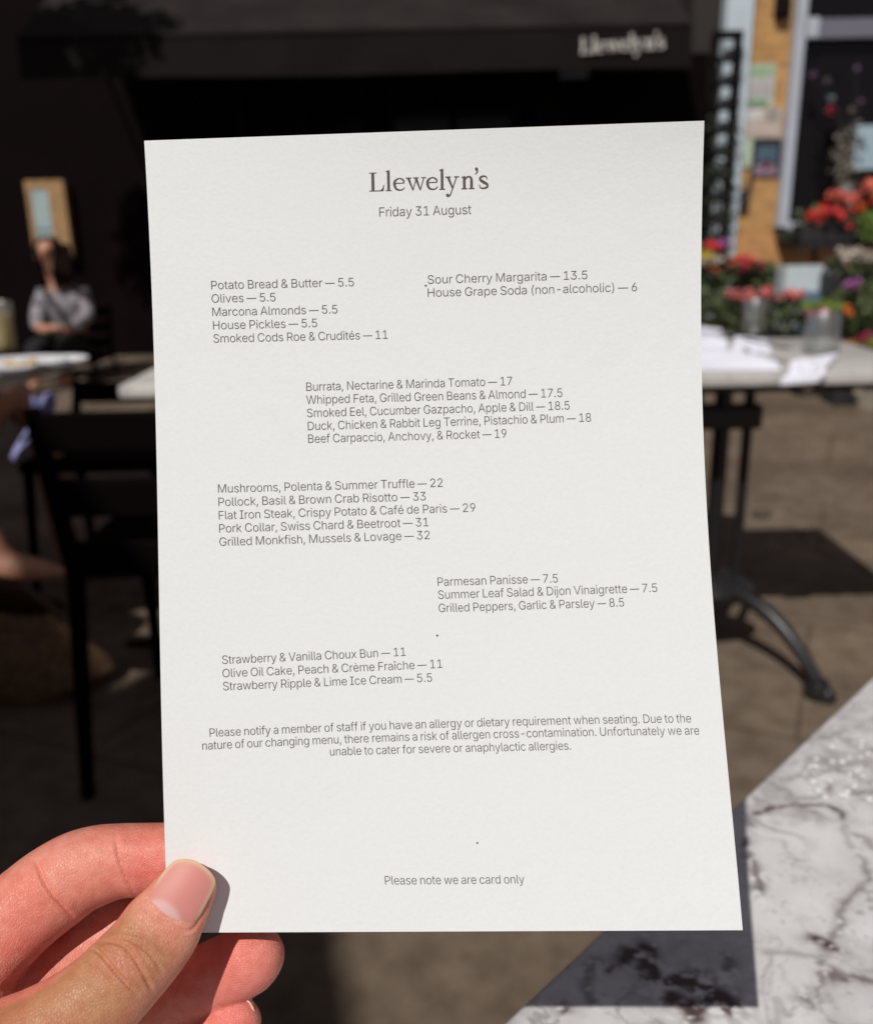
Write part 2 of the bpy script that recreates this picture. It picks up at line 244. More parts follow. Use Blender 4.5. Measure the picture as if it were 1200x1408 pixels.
GLYPHS = r'''{" ": "188|", "&": "448|197,-1 151,3 113,17 82,38 59,65 44,97 40,133 43,162 52,187 68,209 88,230 144,275 220,331 241,348 259,372 265,388 267,405 263,429 249,449 228,462 202,466 182,464 165,458 151,448 140,434 134,417 131,399 134,379 140,361 164,324 200,281 427,5 367,6 176,235 125,296 106,322 92,346 84,371 81,398 85,429 96,455 113,477 137,494 166,504 200,508 234,504 263,494 286,478 304,456 315,432 318,404 316,383 310,364 300,345 287,329 253,297 151,222 124,199 105,177 95,155 91,131 95,106 105,84 120,66 141,52 165,44 193,41 224,44 253,54 281,70 305,92 326,118 341,149 351,185 354,219 402,219 399,181 391,145 380,117 366,96 341,66 329,51 302,28 269,12 233,2", "(": "273|95,207 97,263 106,323 119,382 137,439 158,491 180,534 227,534 207,487 186,430 169,372 156,314 148,259 146,207 148,160 155,114 166,65 183,14 204,-40 227,-90 180,-90 144,-19 117,56 100,132", ")": "273|46,-90 69,-39 91,16 107,67 119,115 125,161 127,207 125,259 117,314 105,372 88,430 67,487 46,534 93,534 116,491 136,439 154,382 167,323 176,263 179,207 173,131 156,55 129,-20 93,-90", ",": "188|44,-114 72,66 130,66 80,-114", "-": "453|331,239 331,193 120,193 120,239", ".": "188|95,1 80,4 67,13 58,26 55,41 58,56 67,69 80,78 95,81 111,78 124,69 132,57 135,41 132,26 124,13 111,4", "1": "453|82,6 82,49 385,49 385,6;270,503 270,6 218,6 218,454 207,454 92,369 92,424 200,503", "2": "453|69,6 69,45 238,225 286,279 303,302 316,324 323,347 326,372 322,398 312,422 296,440 276,454 251,462 224,465 195,462 170,452 149,437 134,416 125,391 122,367 72,367 76,403 91,439 115,469 146,491 183,505 225,510 267,505 303,492 333,470 356,442 371,409 375,372 373,346 366,320 352,292 332,262 263,183 147,63 147,51 384,51 384,6", "3": "453|218,-1 174,3 135,15 101,34 75,61 57,93 50,126 105,126 110,105 122,84 140,66 163,54 190,47 219,44 249,47 277,56 301,70 319,90 331,115 335,145 331,173 321,199 303,221 277,239 243,249 201,253 162,253 162,297 293,446 293,458 75,458 75,503 367,503 367,463 215,287 217,283 263,283 306,271 341,249 366,219 382,184 387,145 382,104 366,69 340,40 306,17 265,3", "5": "453|221,-1 179,3 142,16 111,37 87,63 72,95 66,125 118,125 122,106 133,86 150,68 171,55 195,47 221,44 252,48 279,60 302,78 319,102 330,130 333,162 330,195 318,224 301,248 278,267 250,279 218,282 192,280 166,274 142,263 127,252 73,257 101,503 361,503 361,458 146,458 128,296 138,296 158,310 179,320 204,326 229,328 262,325 292,316 318,301 341,281 360,257 374,229 382,198 385,163 380,118 364,78 339,45 306,20 266,4", "6": "453|226,-1 183,4 145,19 113,44 89,77 74,117 69,162 73,198 85,237 107,282 142,337 255,503 311,503 148,267 155,267 158,272 169,284 182,294 198,302 215,307 235,309 277,304 313,290 343,267 365,237 379,200 383,157 378,114 363,75 339,43 307,19 269,4;226,43 256,47 282,58 303,76 319,99 330,126 333,157 330,188 319,216 303,239 281,256 256,267 226,271 197,267 171,256 149,239 133,217 123,189 119,158 123,127 133,99 149,76 171,58 197,47", "7": "453|106,6 329,447 329,458 68,458 68,503 385,503 385,450 162,5", "8": "453|226,-1 179,3 138,16 104,37 79,65 63,98 57,135 61,165 70,193 85,217 105,237 128,251 158,261 158,271 122,286 97,311 81,343 76,380 81,416 95,447 118,473 148,493 185,506 226,510 267,506 304,493 334,473 357,447 371,416 376,380 371,344 355,311 330,286 295,271 295,261 325,251 348,237 367,217 382,193 392,165 395,135 390,98 374,65 348,37 315,16 273,3;226,44 259,47 287,55 310,69 328,88 339,112 342,139 338,167 327,192 309,212 285,228 257,238 226,241 195,238 167,228 143,212 125,192 114,167 110,139 113,112 124,88 142,69 165,55 193,47;226,284 253,287 277,295 297,309 312,328 322,350 325,376 322,401 312,423 297,441 277,454 254,463 226,465 199,463 175,454 155,441 140,423 130,401 127,376 130,350 140,328 155,309 175,295 199,287", "9": "453|226,510 269,505 307,489 339,464 363,432 378,392 383,347 379,310 368,272 345,227 311,171 198,6 141,6 304,242 298,242 294,237 284,225 270,215 255,207 237,202 218,200 176,205 140,219 110,241 88,272 74,309 69,352 74,395 89,434 114,465 145,490 183,505;226,466 197,462 171,451 150,433 133,410 123,382 120,352 123,320 133,293 150,270 171,252 197,242 226,238 255,241 281,252 303,270 319,292 330,320 333,350 330,382 319,410 303,433 282,451 256,462", "A": "480|24,6 205,503 272,503 455,6 399,6 292,304 269,374 240,473 238,473 208,373 185,304 81,6;115,148 115,193 364,193 364,148", "B": "456|66,6 66,503 241,503 288,499 326,486 355,465 376,439 388,408 393,374 390,345 382,323 369,305 353,290 334,280 309,270 309,258 337,252 360,241 381,224 397,200 409,171 412,136 408,101 395,70 374,43 342,23 300,10 246,6;119,52 245,52 297,57 333,75 354,103 361,136 358,163 347,187 331,207 308,223 281,233 248,236 119,236;119,280 238,280 266,283 291,291 312,305 328,323 338,346 342,372 335,405 316,433 285,451 240,457 119,457", "C": "510|267,-1 207,6 153,30 109,67 75,118 53,180 46,254 53,328 75,391 109,441 153,479 207,502 267,510 304,507 338,499 370,485 399,467 423,443 443,416 458,384 466,354 412,354 406,375 394,398 379,417 361,433 340,445 317,454 293,460 267,461 221,455 181,437 146,407 120,366 103,315 98,254 103,193 120,142 146,101 181,72 222,53 267,47 293,49 317,55 340,64 361,76 379,92 394,111 406,134 412,155 466,155 458,125 443,93 423,66 399,42 371,24 339,10 304,1", "D": "502|219,6 101,6 101,52 215,52 273,58 321,76 358,106 384,147 400,197 405,255 400,313 384,363 358,403 322,433 276,451 221,457 99,457 99,503 225,503 293,496 350,474 395,438 428,389 449,328 456,255 449,183 428,121 394,72 348,36 289,13;119,503 119,6 66,6 66,503", "E": "419|66,6 66,503 367,503 367,457 119,457 119,280 350,280 350,234 119,234 119,52 370,52 370,6", "F": "410|66,6 66,503 364,503 364,457 119,457 119,273 341,273 341,227 119,227 119,6", "G": "520|269,-1 206,7 152,30 108,67 74,118 53,181 46,254 53,328 74,391 108,441 152,479 205,502 265,510 303,507 339,498 371,484 400,465 424,441 444,414 459,382 467,354 412,354 404,375 392,396 377,415 359,431 339,444 317,454 292,459 265,461 221,455 180,437 146,407 120,366 103,315 98,254 103,193 120,142 147,102 181,72 223,53 269,47 311,52 347,66 378,89 401,121 416,159 420,196 432,199 288,205 288,250 472,250 472,200 466,143 446,94 415,54 374,24 325,5", "H": "517|66,6 66,503 119,503 119,283 398,283 398,503 451,503 451,6 398,6 398,237 119,237 119,6", "I": "300|37,6 37,52 124,52 124,457 37,457 37,503 264,503 264,457 177,457 177,52 264,52 264,6", "L": "393|66,6 66,503 119,503 119,52 356,52 356,6", "M": "628|66,6 66,503 148,503 272,185 282,157 294,121 306,82 314,54 315,54 323,81 335,120 347,156 357,185 480,503 562,503 562,6 510,6 510,291 510,327 511,369 512,413 512,452 505,452 492,411 477,365 462,324 451,293 338,6 290,6 175,293 164,323 150,363 134,409 120,452 113,452 115,416 115,372 116,328 116,291 116,6", "N": "523|66,6 66,503 133,503 338,180 358,148 383,104 405,59 410,60 406,109 405,157 404,195 404,503 458,503 458,6 390,5 207,293 182,333 153,384 116,448 114,447 117,384 119,328 119,291 119,6", "O": "533|267,-1 207,6 153,30 109,67 75,118 53,180 46,254 53,328 75,391 109,441 153,479 207,502 267,510 327,502 381,479 425,441 459,391 480,328 487,254 480,180 459,118 425,67 381,30 327,6;267,47 312,53 352,71 387,101 413,142 430,193 436,254 430,316 413,367 387,408 352,437 312,455 267,461 222,455 181,437 147,408 120,367 103,315 98,254 103,193 120,142 147,101 181,71 222,53", "P": "445|66,6 66,503 235,503 288,498 330,482 362,458 385,427 399,390 403,348 399,306 385,268 362,236 330,212 288,197 235,191 115,191 115,237 233,237 270,240 300,251 322,268 338,291 347,318 350,348 347,377 338,404 322,426 299,443 270,454 232,458 119,458 119,6", "R": "449|66,6 66,503 236,503 288,498 330,484 363,461 386,430 399,394 404,352 399,310 386,274 363,244 330,222 288,208 236,203 102,203 102,250 234,250 270,253 300,262 323,277 339,298 348,323 351,352 348,382 339,407 323,429 300,445 270,454 233,458 119,458 119,6;356,6 239,224 300,224 419,6", "S": "447|224,-3 173,1 130,14 95,35 68,63 51,97 45,131 100,131 105,108 119,84 139,66 164,54 193,46 224,44 258,47 288,55 314,69 334,88 347,112 351,139 347,163 336,182 319,197 298,210 246,228 185,245 130,265 90,293 66,328 57,373 63,411 80,445 106,472 140,493 181,506 227,510 273,506 314,493 347,472 373,445 389,414 394,383 341,383 331,415 305,442 269,459 225,464 193,461 165,453 142,439 124,421 113,400 109,376 114,350 127,330 145,315 167,303 211,288 263,274 309,258 333,247 355,233 375,216 390,195 399,169 403,139 398,101 382,67 356,38 321,16 277,1", "T": "449|37,457 37,503 411,503 411,457 251,457 251,6 198,6 198,457", "U": "517|259,-3 204,3 157,20 118,47 89,83 72,125 66,173 66,503 119,503 119,178 123,142 136,110 157,83 184,63 219,50 259,46 299,50 333,63 361,83 381,110 394,142 398,178 398,503 452,503 452,173 446,125 428,83 399,47 361,20 314,3", "V": "480|208,6 24,503 80,503 187,204 210,136 240,36 242,36 272,136 295,204 399,503 455,503 274,6", "W": "686|159,6 24,503 78,503 158,195 170,144 181,92 190,45 196,45 205,92 217,144 229,195 310,503 375,503 456,195 469,144 481,92 490,45 495,45 504,92 516,144 528,195 608,503 662,503 526,6 460,6 373,324 357,393 343,469 343,469 330,396 313,324 226,6", "a": "389|160,-3 127,0 97,10 72,26 52,48 40,75 36,108 39,136 48,158 62,175 80,188 102,198 127,205 179,214 235,221 254,225 268,230 278,240 281,254 281,257 279,280 272,299 259,315 242,327 221,334 196,336 170,334 147,327 128,317 114,305 103,291 97,280 49,295 62,319 82,342 107,359 135,370 164,377 194,379 238,374 261,367 283,356 302,340 317,318 328,289 331,251 331,6 282,6 282,57 270,57 248,28 233,16 213,6 189,-1;170,40 203,43 231,54 252,70 268,90 278,114 281,138 281,199 258,187 230,181 199,177 175,173 133,164 114,155 99,143 89,126 86,105 89,85 97,69 111,56 128,47 148,42", "b": "424|229,-3 199,0 175,9 156,21 142,35 121,64 106,64 106,6 58,6 58,503 108,503 108,314 121,314 142,342 155,356 174,368 198,376 229,379 272,373 310,356 341,328 365,290 380,244 385,189 380,134 365,87 341,49 310,21 273,3;220,41 254,46 283,61 305,84 321,115 330,150 334,189 331,228 321,263 305,293 283,316 255,331 220,335 186,331 158,317 136,294 120,265 110,230 107,189 110,149 120,113 136,83 158,60 187,46", "c": "396|207,-3 160,3 120,21 86,50 61,87 45,134 40,187 45,242 61,289 86,327 120,355 160,373 207,379 234,377 258,372 281,363 302,351 320,337 335,319 348,298 354,281 306,268 295,292 273,315 244,330 207,335 171,330 142,315 119,291 103,260 94,225 91,187 94,150 103,115 119,85 142,61 171,46 207,41 244,46 274,62 296,86 307,111 356,99 349,80 337,59 321,41 303,26 282,14 259,5 234,-1", "d": "424|195,-3 152,3 115,21 83,49 60,87 45,134 40,189 45,244 60,290 84,328 115,356 152,373 196,379 227,376 251,368 269,356 283,342 303,314 316,314 316,503 366,503 366,6 318,6 318,64 304,64 283,35 268,21 250,9 226,0;204,41 238,46 266,60 289,83 305,113 314,149 317,189 314,230 305,265 289,294 267,317 238,331 205,335 170,331 141,316 119,293 103,263 94,228 91,189 94,150 103,115 119,84 142,61 170,46", "e": "404|212,-3 162,3 120,21 86,50 61,87 45,133 40,187 45,241 60,287 85,326 118,355 158,373 205,379 235,376 264,369 291,356 315,337 336,312 352,280 362,241 366,194 366,175 80,175 80,215 330,219 314,212 312,238 303,271 287,298 266,318 238,331 205,336 172,331 143,318 121,298 104,272 94,243 90,211 90,177 94,138 105,104 124,77 148,57 178,45 212,41 235,42 256,48 274,56 289,69 302,85 309,99 357,87 348,66 331,43 308,24 280,10 248,0", "f": "254|223,374 223,333 12,333 12,374;86,6 86,431 90,460 100,483 117,501 138,514 162,522 187,524 221,521 236,517 224,475 216,477 194,479 169,476 150,464 140,444 136,419 136,6", "g": "425|207,-145 168,-142 136,-134 108,-122 86,-106 68,-87 58,-71 100,-48 118,-70 133,-83 152,-93 177,-100 207,-103 250,-97 286,-79 309,-49 317,-6 317,74 303,74 282,45 268,32 250,21 226,13 195,10 153,16 116,31 84,57 60,93 45,137 40,191 45,245 60,291 84,328 115,356 153,373 196,379 227,376 251,368 270,356 284,342 305,313 319,313 319,374 367,374 367,-9 362,-52 346,-87 321,-113 288,-131 250,-141;205,54 238,58 267,70 289,91 305,119 315,153 318,193 315,232 305,266 289,295 267,317 239,331 205,335 170,331 142,316 119,293 103,264 94,230 91,193 94,154 104,120 120,92 142,71 171,58", "h": "410|108,227 108,6 58,6 58,503 108,503 108,293 111,293 128,329 155,358 189,374 227,379 262,375 292,364 317,345 336,318 348,284 352,240 352,6 302,6 302,236 296,277 277,308 248,328 210,335 183,332 158,322 137,307 121,285 111,259", "i": "167|58,6 58,374 108,374 108,6;84,448 70,451 58,459 50,470 47,483 50,497 58,508 70,516 84,518 98,516 110,508 118,497 121,483 118,470 110,459 98,451", "j": "167|58,374 108,374 108,-30 105,-61 97,-88 82,-109 62,-124 36,-134 3,-137 -4,-137 -4,-92 2,-92 27,-88 45,-76 55,-55 58,-29;83,448 69,451 57,459 49,470 47,483 49,497 57,508 69,516 83,518 98,516 110,508 118,497 120,483 118,470 110,459 98,451", "k": "381|114,147 115,206 123,206 287,374 350,375 182,205 175,205;58,6 58,503 108,503 108,6;297,6 155,185 191,221 361,5", "l": "189|140,3 103,9 78,24 63,49 58,85 58,503 108,503 108,98 110,75 115,59 128,49 146,46 161,47 165,48 174,7 161,5", "m": "610|58,6 58,374 107,374 107,301 115,301 123,321 137,342 154,359 174,371 196,378 219,381 255,375 283,357 304,329 313,300 320,300 327,318 341,340 360,357 383,370 409,378 437,381 467,377 494,367 518,350 536,326 547,294 551,255 551,6 501,6 501,254 495,291 476,317 449,331 419,336 393,333 371,325 354,311 340,293 332,271 330,247 330,6 280,6 280,260 274,291 257,315 231,331 200,336 176,333 155,325 136,311 121,292 111,267 108,238 108,6", "n": "410|108,227 108,6 58,6 58,374 106,374 106,293 111,293 128,329 155,358 189,374 227,379 262,375 292,364 317,345 336,318 348,284 352,240 352,6 302,6 302,236 296,277 277,308 248,328 210,335 183,332 158,322 137,307 121,285 111,259", "o": "415|207,-3 160,3 120,21 86,50 61,87 45,134 40,187 45,242 61,289 86,327 120,355 160,373 207,379 255,373 296,355 329,327 354,289 370,242 375,187 370,134 354,87 329,50 296,21 255,3;207,41 244,46 274,61 296,85 312,115 322,150 325,187 322,225 312,260 296,291 274,315 244,330 207,335 171,330 142,315 119,291 103,260 94,225 91,187 94,150 103,115 119,85 142,61 171,46", "p": "424|58,-137 58,374 106,374 106,314 121,314 141,342 155,356 174,368 198,376 229,379 272,373 310,356 341,328 365,290 380,244 385,189 380,134 365,87 341,49 310,21 273,3 229,-3 199,0 175,9 156,21 142,35 121,64 108,64 108,-137;220,41 254,46 283,61 305,84 321,115 330,150 334,189 331,228 321,263 305,293 283,316 255,331 220,335 186,331 158,317 136,294 120,265 110,230 107,189 110,149 120,113 136,83 158,60 187,46", "q": "424|366,-137 316,-137 316,64 303,64 283,35 268,21 250,9 226,0 195,-3 152,3 115,21 83,49 60,87 45,134 40,189 45,244 60,290 84,328 115,356 152,373 196,379 227,376 251,368 269,356 283,342 304,314 318,314 318,374 366,374;204,41 238,46 266,60 289,83 305,113 314,149 317,189 314,230 305,265 289,294 267,317 238,331 205,335 170,331 141,316 119,293 103,263 94,228 91,189 94,150 103,115 119,84 142,61 170,46", "r": "259|58,6 58,374 106,374 106,315 119,315 134,343 156,363 182,375 213,379 229,379 238,379 238,329 231,330 207,331 180,328 157,320 136,305 121,286 111,263 108,237 108,6", "s": "365|182,-3 146,0 114,9 87,22 66,42 50,66 43,90 91,100 101,76 121,56 148,44 181,40 218,44 248,58 267,78 274,103 270,123 258,140 239,152 214,160 151,175 107,191 76,212 58,239 52,274 57,303 70,328 90,349 117,365 150,376 187,379 222,376 252,367 276,354 295,336 309,314 317,294 271,284 263,301 246,320 221,334 187,338 155,334 128,321 109,302 103,277 107,256 120,239 141,227 170,218 228,204 272,189 302,168 320,140 326,106 321,77 308,50 286,28 258,12 222,1", "t": "227|198,374 198,333 12,333 12,374;70,466 120,466 120,97 123,74 132,57 148,47 170,44 186,46 197,47 206,6 191,3 169,1 127,8 96,25 77,54 70,93", "u": "410|182,0 148,4 118,16 93,35 74,61 62,96 58,139 58,374 108,374 108,144 114,103 133,71 162,51 200,45 227,48 252,57 272,73 288,94 298,121 302,152 302,374 352,374 352,6 304,6 304,86 299,86 281,50 254,21 221,6", "v": "389|166,6 25,374 80,374 160,153 182,85 198,26 191,26 208,85 229,153 309,374 363,374 223,6", "w": "567|142,6 30,374 83,374 128,212 148,135 168,47 172,47 191,133 212,212 256,374 312,374 356,212 376,134 395,47 398,47 418,134 439,212 484,374 537,374 425,6 373,6 324,173 310,226 296,282 284,332 284,332 271,282 257,226 243,173 195,6", "x": "379|31,6 169,210 169,179 39,374 97,374 143,303 175,251 198,211 185,211 207,251 238,303 285,374 341,374 211,176 211,206 347,6 290,6 235,88 205,139 182,176 195,176 174,139 144,88 89,6", "y": "389|54,-135 65,-92 70,-93 88,-95 105,-94 120,-89 134,-78 146,-61 156,-37 168,-1 25,374 80,374 160,153 181,85 198,26 191,26 208,85 229,153 309,374 363,374 199,-56 187,-82 172,-103 156,-119 137,-131 116,-137 91,-140 65,-138", "z": "380|47,6 47,44 260,318 260,328 53,328 53,374 327,374 327,333 120,62 120,51 333,51 333,6", "è": "404|212,-3 162,3 120,21 86,50 61,87 45,133 40,187 45,241 60,287 85,326 118,355 158,373 205,379 235,376 264,369 291,356 315,337 336,312 352,280 362,241 366,194 366,175 80,175 80,215 330,219 314,212 312,238 303,271 287,298 266,318 238,331 205,336 172,331 143,318 121,298 104,272 94,243 90,211 90,177 94,138 105,104 124,77 148,57 178,45 212,41 235,42 256,48 274,56 289,69 302,85 309,99 357,87 348,66 331,43 308,24 280,10 248,0;183,434 124,524 179,524 221,434", "é": "404|212,-3 162,3 120,21 86,50 61,87 45,133 40,187 45,241 60,287 85,326 118,355 158,373 205,379 235,376 264,369 291,356 315,337 336,312 352,280 362,241 366,194 366,175 80,175 80,215 330,219 314,212 312,238 303,271 287,298 266,318 238,331 205,336 172,331 143,318 121,298 104,272 94,243 90,211 90,177 94,138 105,104 124,77 148,57 178,45 212,41 235,42 256,48 274,56 289,69 302,85 309,99 357,87 348,66 331,43 308,24 280,10 248,0;186,434 228,524 283,524 224,434", "î": "167|58,6 58,374 108,374 108,6;32,441 -20,441 -20,436 57,524 110,524 187,436 187,441 134,441 83,504", "—": "699|694,239 694,193 6,193 6,239"}'''

# ================================================================== the menu card
LEFT = [(198, 193), (203.4, 279), (208, 384), (211, 501), (215, 599), (216.6, 690), (218.2, 787), (220.3, 923), (223, 1040), (225.7, 1130), (228, 1189), (231, 1283)]
RIGHT = [(968, 165.5), (966, 259), (964, 379), (963.2, 471), (964.7, 530), (968.7, 618), (972.6, 710), (978, 802), (985, 893), (993.5, 983), (1004, 1090), (1013, 1193), (1021, 1279.5)]
LEFT, RIGHT = np.array(LEFT, float), np.array(RIGHT, float)
CW, CH = 0.148, 0.210
_cl = np.polyfit((LEFT[:, 1] - 193) / 1090, LEFT[:, 0], 5)
_cr = np.polyfit((RIGHT[:, 1] - 165.5) / 1114, RIGHT[:, 0], 5)
def card_px(u, v):
    l = np.array([np.polyval(_cl, v), 193 + 1090 * v])
    r = np.array([np.polyval(_cr, v), 165.5 + 1114 * v])
    return l * (1 - u) + r * u
def card_depth(u, v):
    s = np.clip(v, 0, 1)
    sag = (s / 0.36) * np.exp(1 - s / 0.36)             # the sheet sags away in its upper half
    return 0.2375 + (0.5 - v) * 0.006 + (0.5 - u) * 0.005 + (0.0015 + 0.007 * u) * (sag - 0.55) + 0.0012 * np.sin(math.pi * u) * (v - 0.5)
def card_pt(u, v, lift=0.0):
    q = card_px(u, v)
    return P(q[0], q[1], card_depth(u, v) - lift)
def card_uv(x, y):
    u, v = (x - 215) / 770, (y - 180) / 1100
    for _ in range(30):
        q = card_px(u, v)
        u += (x - q[0]) / 780; v += (y - q[1]) / 1100
    return u, v

PAPER = mat('paper', (0.735, 0.748, 0.748), rough=0.85, var=0.012, scale=900, spec=0.15)
def _paper_bump(m):
    nt = m.node_tree; N = nt.nodes; L = nt.links
    geo = N.new('ShaderNodeNewGeometry')
    a = N.new('ShaderNodeTexNoise'); a.inputs['Scale'].default_value = 900; a.inputs['Detail'].default_value = 3; a.inputs['Roughness'].default_value = 0.6
    c = N.new('ShaderNodeTexNoise'); c.inputs['Scale'].default_value = 27; c.inputs['Detail'].default_value = 3
    L.new(geo.outputs['Position'], a.inputs['Vector']); L.new(geo.outputs['Position'], c.inputs['Vector'])
    b1 = N.new('ShaderNodeBump'); b1.inputs['Strength'].default_value = 0.27; b1.inputs['Distance'].default_value = 0.0003
    b2 = N.new('ShaderNodeBump'); b2.inputs['Strength'].default_value = 0.17; b2.inputs['Distance'].default_value = 0.0025
    L.new(a.outputs['Fac'], b1.inputs['Height']); L.new(c.outputs['Fac'], b2.inputs['Height'])
    L.new(b2.outputs[0], b1.inputs['Normal'])
    L.new(b1.outputs[0], N['Principled BSDF'].inputs['Normal'])
_paper_bump(PAPER)
INK = mat('ink', (0.115, 0.10, 0.09), rough=0.7, spec=0.2)
INK_HEAD = mat('heading_ink', (0.10, 0.083, 0.075), rough=0.7, spec=0.2)

NU, NV = 48, 66
mb = MB()
front = [card_pt(i / NU, j / NV) for j in range(NV + 1) for i in range(NU + 1)]
back = [card_pt(i / NU, j / NV, -0.0004) for j in range(NV + 1) for i in range(NU + 1)]
nn = len(front)
idx = lambda i, j: j * (NU + 1) + i
fs = []
for j in range(NV):
    for i in range(NU):
        q = (idx(i, j), idx(i + 1, j), idx(i + 1, j + 1), idx(i, j + 1))
        fs.append(q); fs.append(tuple(nn + k for k in q[::-1]))
for i in range(NU):
    for j in (0, NV):
        fs.append((idx(i, j), idx(i + 1, j), nn + idx(i + 1, j), nn + idx(i, j)))
for j in range(NV):
    for i in (0, NU):
        fs.append((idx(i, j), idx(i, j + 1), nn + idx(i, j + 1), nn + idx(i, j)))
mb.add(front + back, fs)
card = mb.build('menu_card', PAPER, smooth=True, loc=card_pt(0.5, 1.0))
tag(card, 'cream printed restaurant menu card held upright in the sunlit hand', 'menu')

GL = json.loads(GLYPHS)
GL = {c: (int(s.split('|')[0]) / 1000, [[tuple(int(n) / 1000 for n in p.split(',')) for p in sp.split(' ')] for sp in s.split('|')[1].split(';') if sp]) for c, s in GL.items()}
GL['—'] = (GL['—'][0] * 0.84, [[(x * 0.84, y - 0.012) for x, y in s] for s in GL['—'][1]])
GL[' '] = (0.165, [])
from mathutils.geometry import delaunay_2d_cdt
GT = {}
def glyph_tris(ch):
    """triangles of one letter; overlapping outlines count as ink once (non-zero winding)"""
    if ch in GT: return GT[ch]
    sp = GL[ch][1]
    vs, es = [], []
    for s in sp:
        n0 = len(vs); vs += [Vector(p) for p in s]
        es += [(n0 + i, n0 + (i + 1) % len(s)) for i in range(len(s))]
    if not vs:
        GT[ch] = ([], []); return GT[ch]
    ov, oe, of = delaunay_2d_cdt(vs, es, [], 0, 1e-6)[:3]
    keep = []
    for f in of:
        x = sum(ov[i].x for i in f) / len(f); y = sum(ov[i].y for i in f) / len(f)
        wn_ = 0
        for s in sp:
            for i in range(len(s)):
                (x0, y0), (x1, y1) = s[i - 1], s[i]
                if (y0 <= y) != (y1 <= y):
                    t = (y - y0) / (y1 - y0)
                    if x0 + t * (x1 - x0) > x: wn_ += 1 if y1 > y0 else -1
        if wn_: keep.append(tuple(f))
    GT[ch] = ([(v.x, v.y) for v in ov], keep)
    return GT[ch]
TRACK, DASHPAD = -0.016, 0.02
def line_mesh(text):
    x, vs, fs = 0.0, [], []
    for ch in text:
        gv, gf = glyph_tris(ch)
        n0 = len(vs)
        vs += [(x + px, py) for px, py in gv]
        fs += [tuple(i + n0 for i in f) for f in gf]
        x += GL[ch][0] + TRACK
    used = [vs[i] for f in fs for i in f]
    xs = [p[0] for p in used]
    return vs, fs, min(xs), max(xs)
def fill(polys):
    """filled flat mesh (verts2d, faces) of closed outlines, holes kept"""
    cu = bpy.data.curves.new('tmp', 'CURVE'); cu.dimensions = '2D'; cu.fill_mode = 'BOTH'
    for s in polys:
        sp = cu.splines.new('POLY'); sp.points.add(len(s) - 1)
        for k, p in enumerate(s): sp.points[k].co = (p[0], p[1], 0, 1)
        sp.use_cyclic_u = True
    ob = bpy.data.objects.new('tmp', cu); COL.objects.link(ob)
    dg = bpy.context.evaluated_depsgraph_get()
    me = bpy.data.meshes.new_from_object(ob.evaluated_get(dg))
    vs = [(v.co.x, v.co.y) for v in me.vertices]; fs = [tuple(p.vertices) for p in me.polygons]
    bpy.data.objects.remove(ob); bpy.data.curves.remove(cu); bpy.data.meshes.remove(me)
    return vs, fs
INK_LIFT = 0.00008
def print_block(name, lines, capx=11.9, m=INK):
    mb = MB()
    for text, x0, y0, x1, y1, *bow in lines:
        vs, fs, a, b = line_mesh(text)
        sy = capx / 0.5087
        sx = math.hypot(x1 - x0, y1 - y0) / (b - a)
        dx, dy = (x1 - x0) / (b - a), (y1 - y0) / (b - a)
        out = []
        for x, y in vs:
            # the letters stand upright on the sheet: 'up' follows the sheet's own side edges
            t = (x - a) / (b - a)
            bx, by = x0 + (x - a) * dx, y0 + (x - a) * dy - 4 * t * (1 - t) * (bow[0] if bow else 0)
            u, v = card_uv(bx, by)
            out.append(card_pt(u, v - y * sy / 1102.0, INK_LIFT))
        mb.add(out, fs)
    return mb.build(name, m, card)
print_block('date_text', [("Friday 31 August", 521.4, 297.6, 647.8, 294)], 13.0)
print_block('menu_section', [("Potato Bread & Butter — 5.5", 290.5, 397.6, 486.5, 393.3), ("Olives — 5.5", 291, 416, 378.8, 414),
    ("Marcona Almonds — 5.5", 292, 434.4, 463.9, 430.7), ("House Pickles — 5.5", 293, 452.8, 436, 449.5), ("Smoked Cods Roe & Crudités — 11", 293.5, 471, 533, 465.6)])
print_block('menu_section', [("Sour Cherry Margarita — 13.5", 588, 390, 807.3, 383.5), ("House Grape Soda (non-alcoholic) — 6", 588, 408, 875.6, 400)])
print_block('menu_section', [("Burrata, Nectarine & Marinda Tomato — 17", 421.2, 537.5, 704, 529.5), ("Whipped Feta, Grilled Green Beans & Almond — 17.5", 421.2, 555.4, 773, 545.6),
    ("Smoked Eel, Cucumber Gazpacho, Apple & Dill — 18.5", 422.2, 573.6, 783, 563), ("Duck, Chicken & Rabbit Leg Terrine, Pistachio & Plum — 18", 423.3, 591.5, 812.5, 579.6), ("Beef Carpaccio, Anchovy, & Rocket — 19", 423.7, 609, 696.3, 601.6)])
print_block('menu_section', [("Mushrooms, Polenta & Summer Truffle — 22", 299.8, 677.6, 608.6, 669.4), ("Pollock, Basil & Brown Crab Risotto — 33", 300.4, 696, 585.4, 688),
    ("Flat Iron Steak, Crispy Potato & Café de Paris — 29", 300.8, 714.3, 653.5, 703.6), ("Pork Collar, Swiss Chard & Beetroot — 31", 301.4, 732.4, 589, 723.5), ("Grilled Monkfish, Mussels & Lovage — 32", 301.7, 750.8, 590.8, 741.3)])
print_block('menu_section', [("Parmesan Panisse — 7.5", 601.8, 805.9, 767, 801), ("Summer Leaf Salad & Dijon Vinaigrette — 7.5", 602.4, 823.7, 903.5, 814), ("Grilled Peppers, Garlic & Parsley — 8.5", 603.2, 842, 858, 834)])
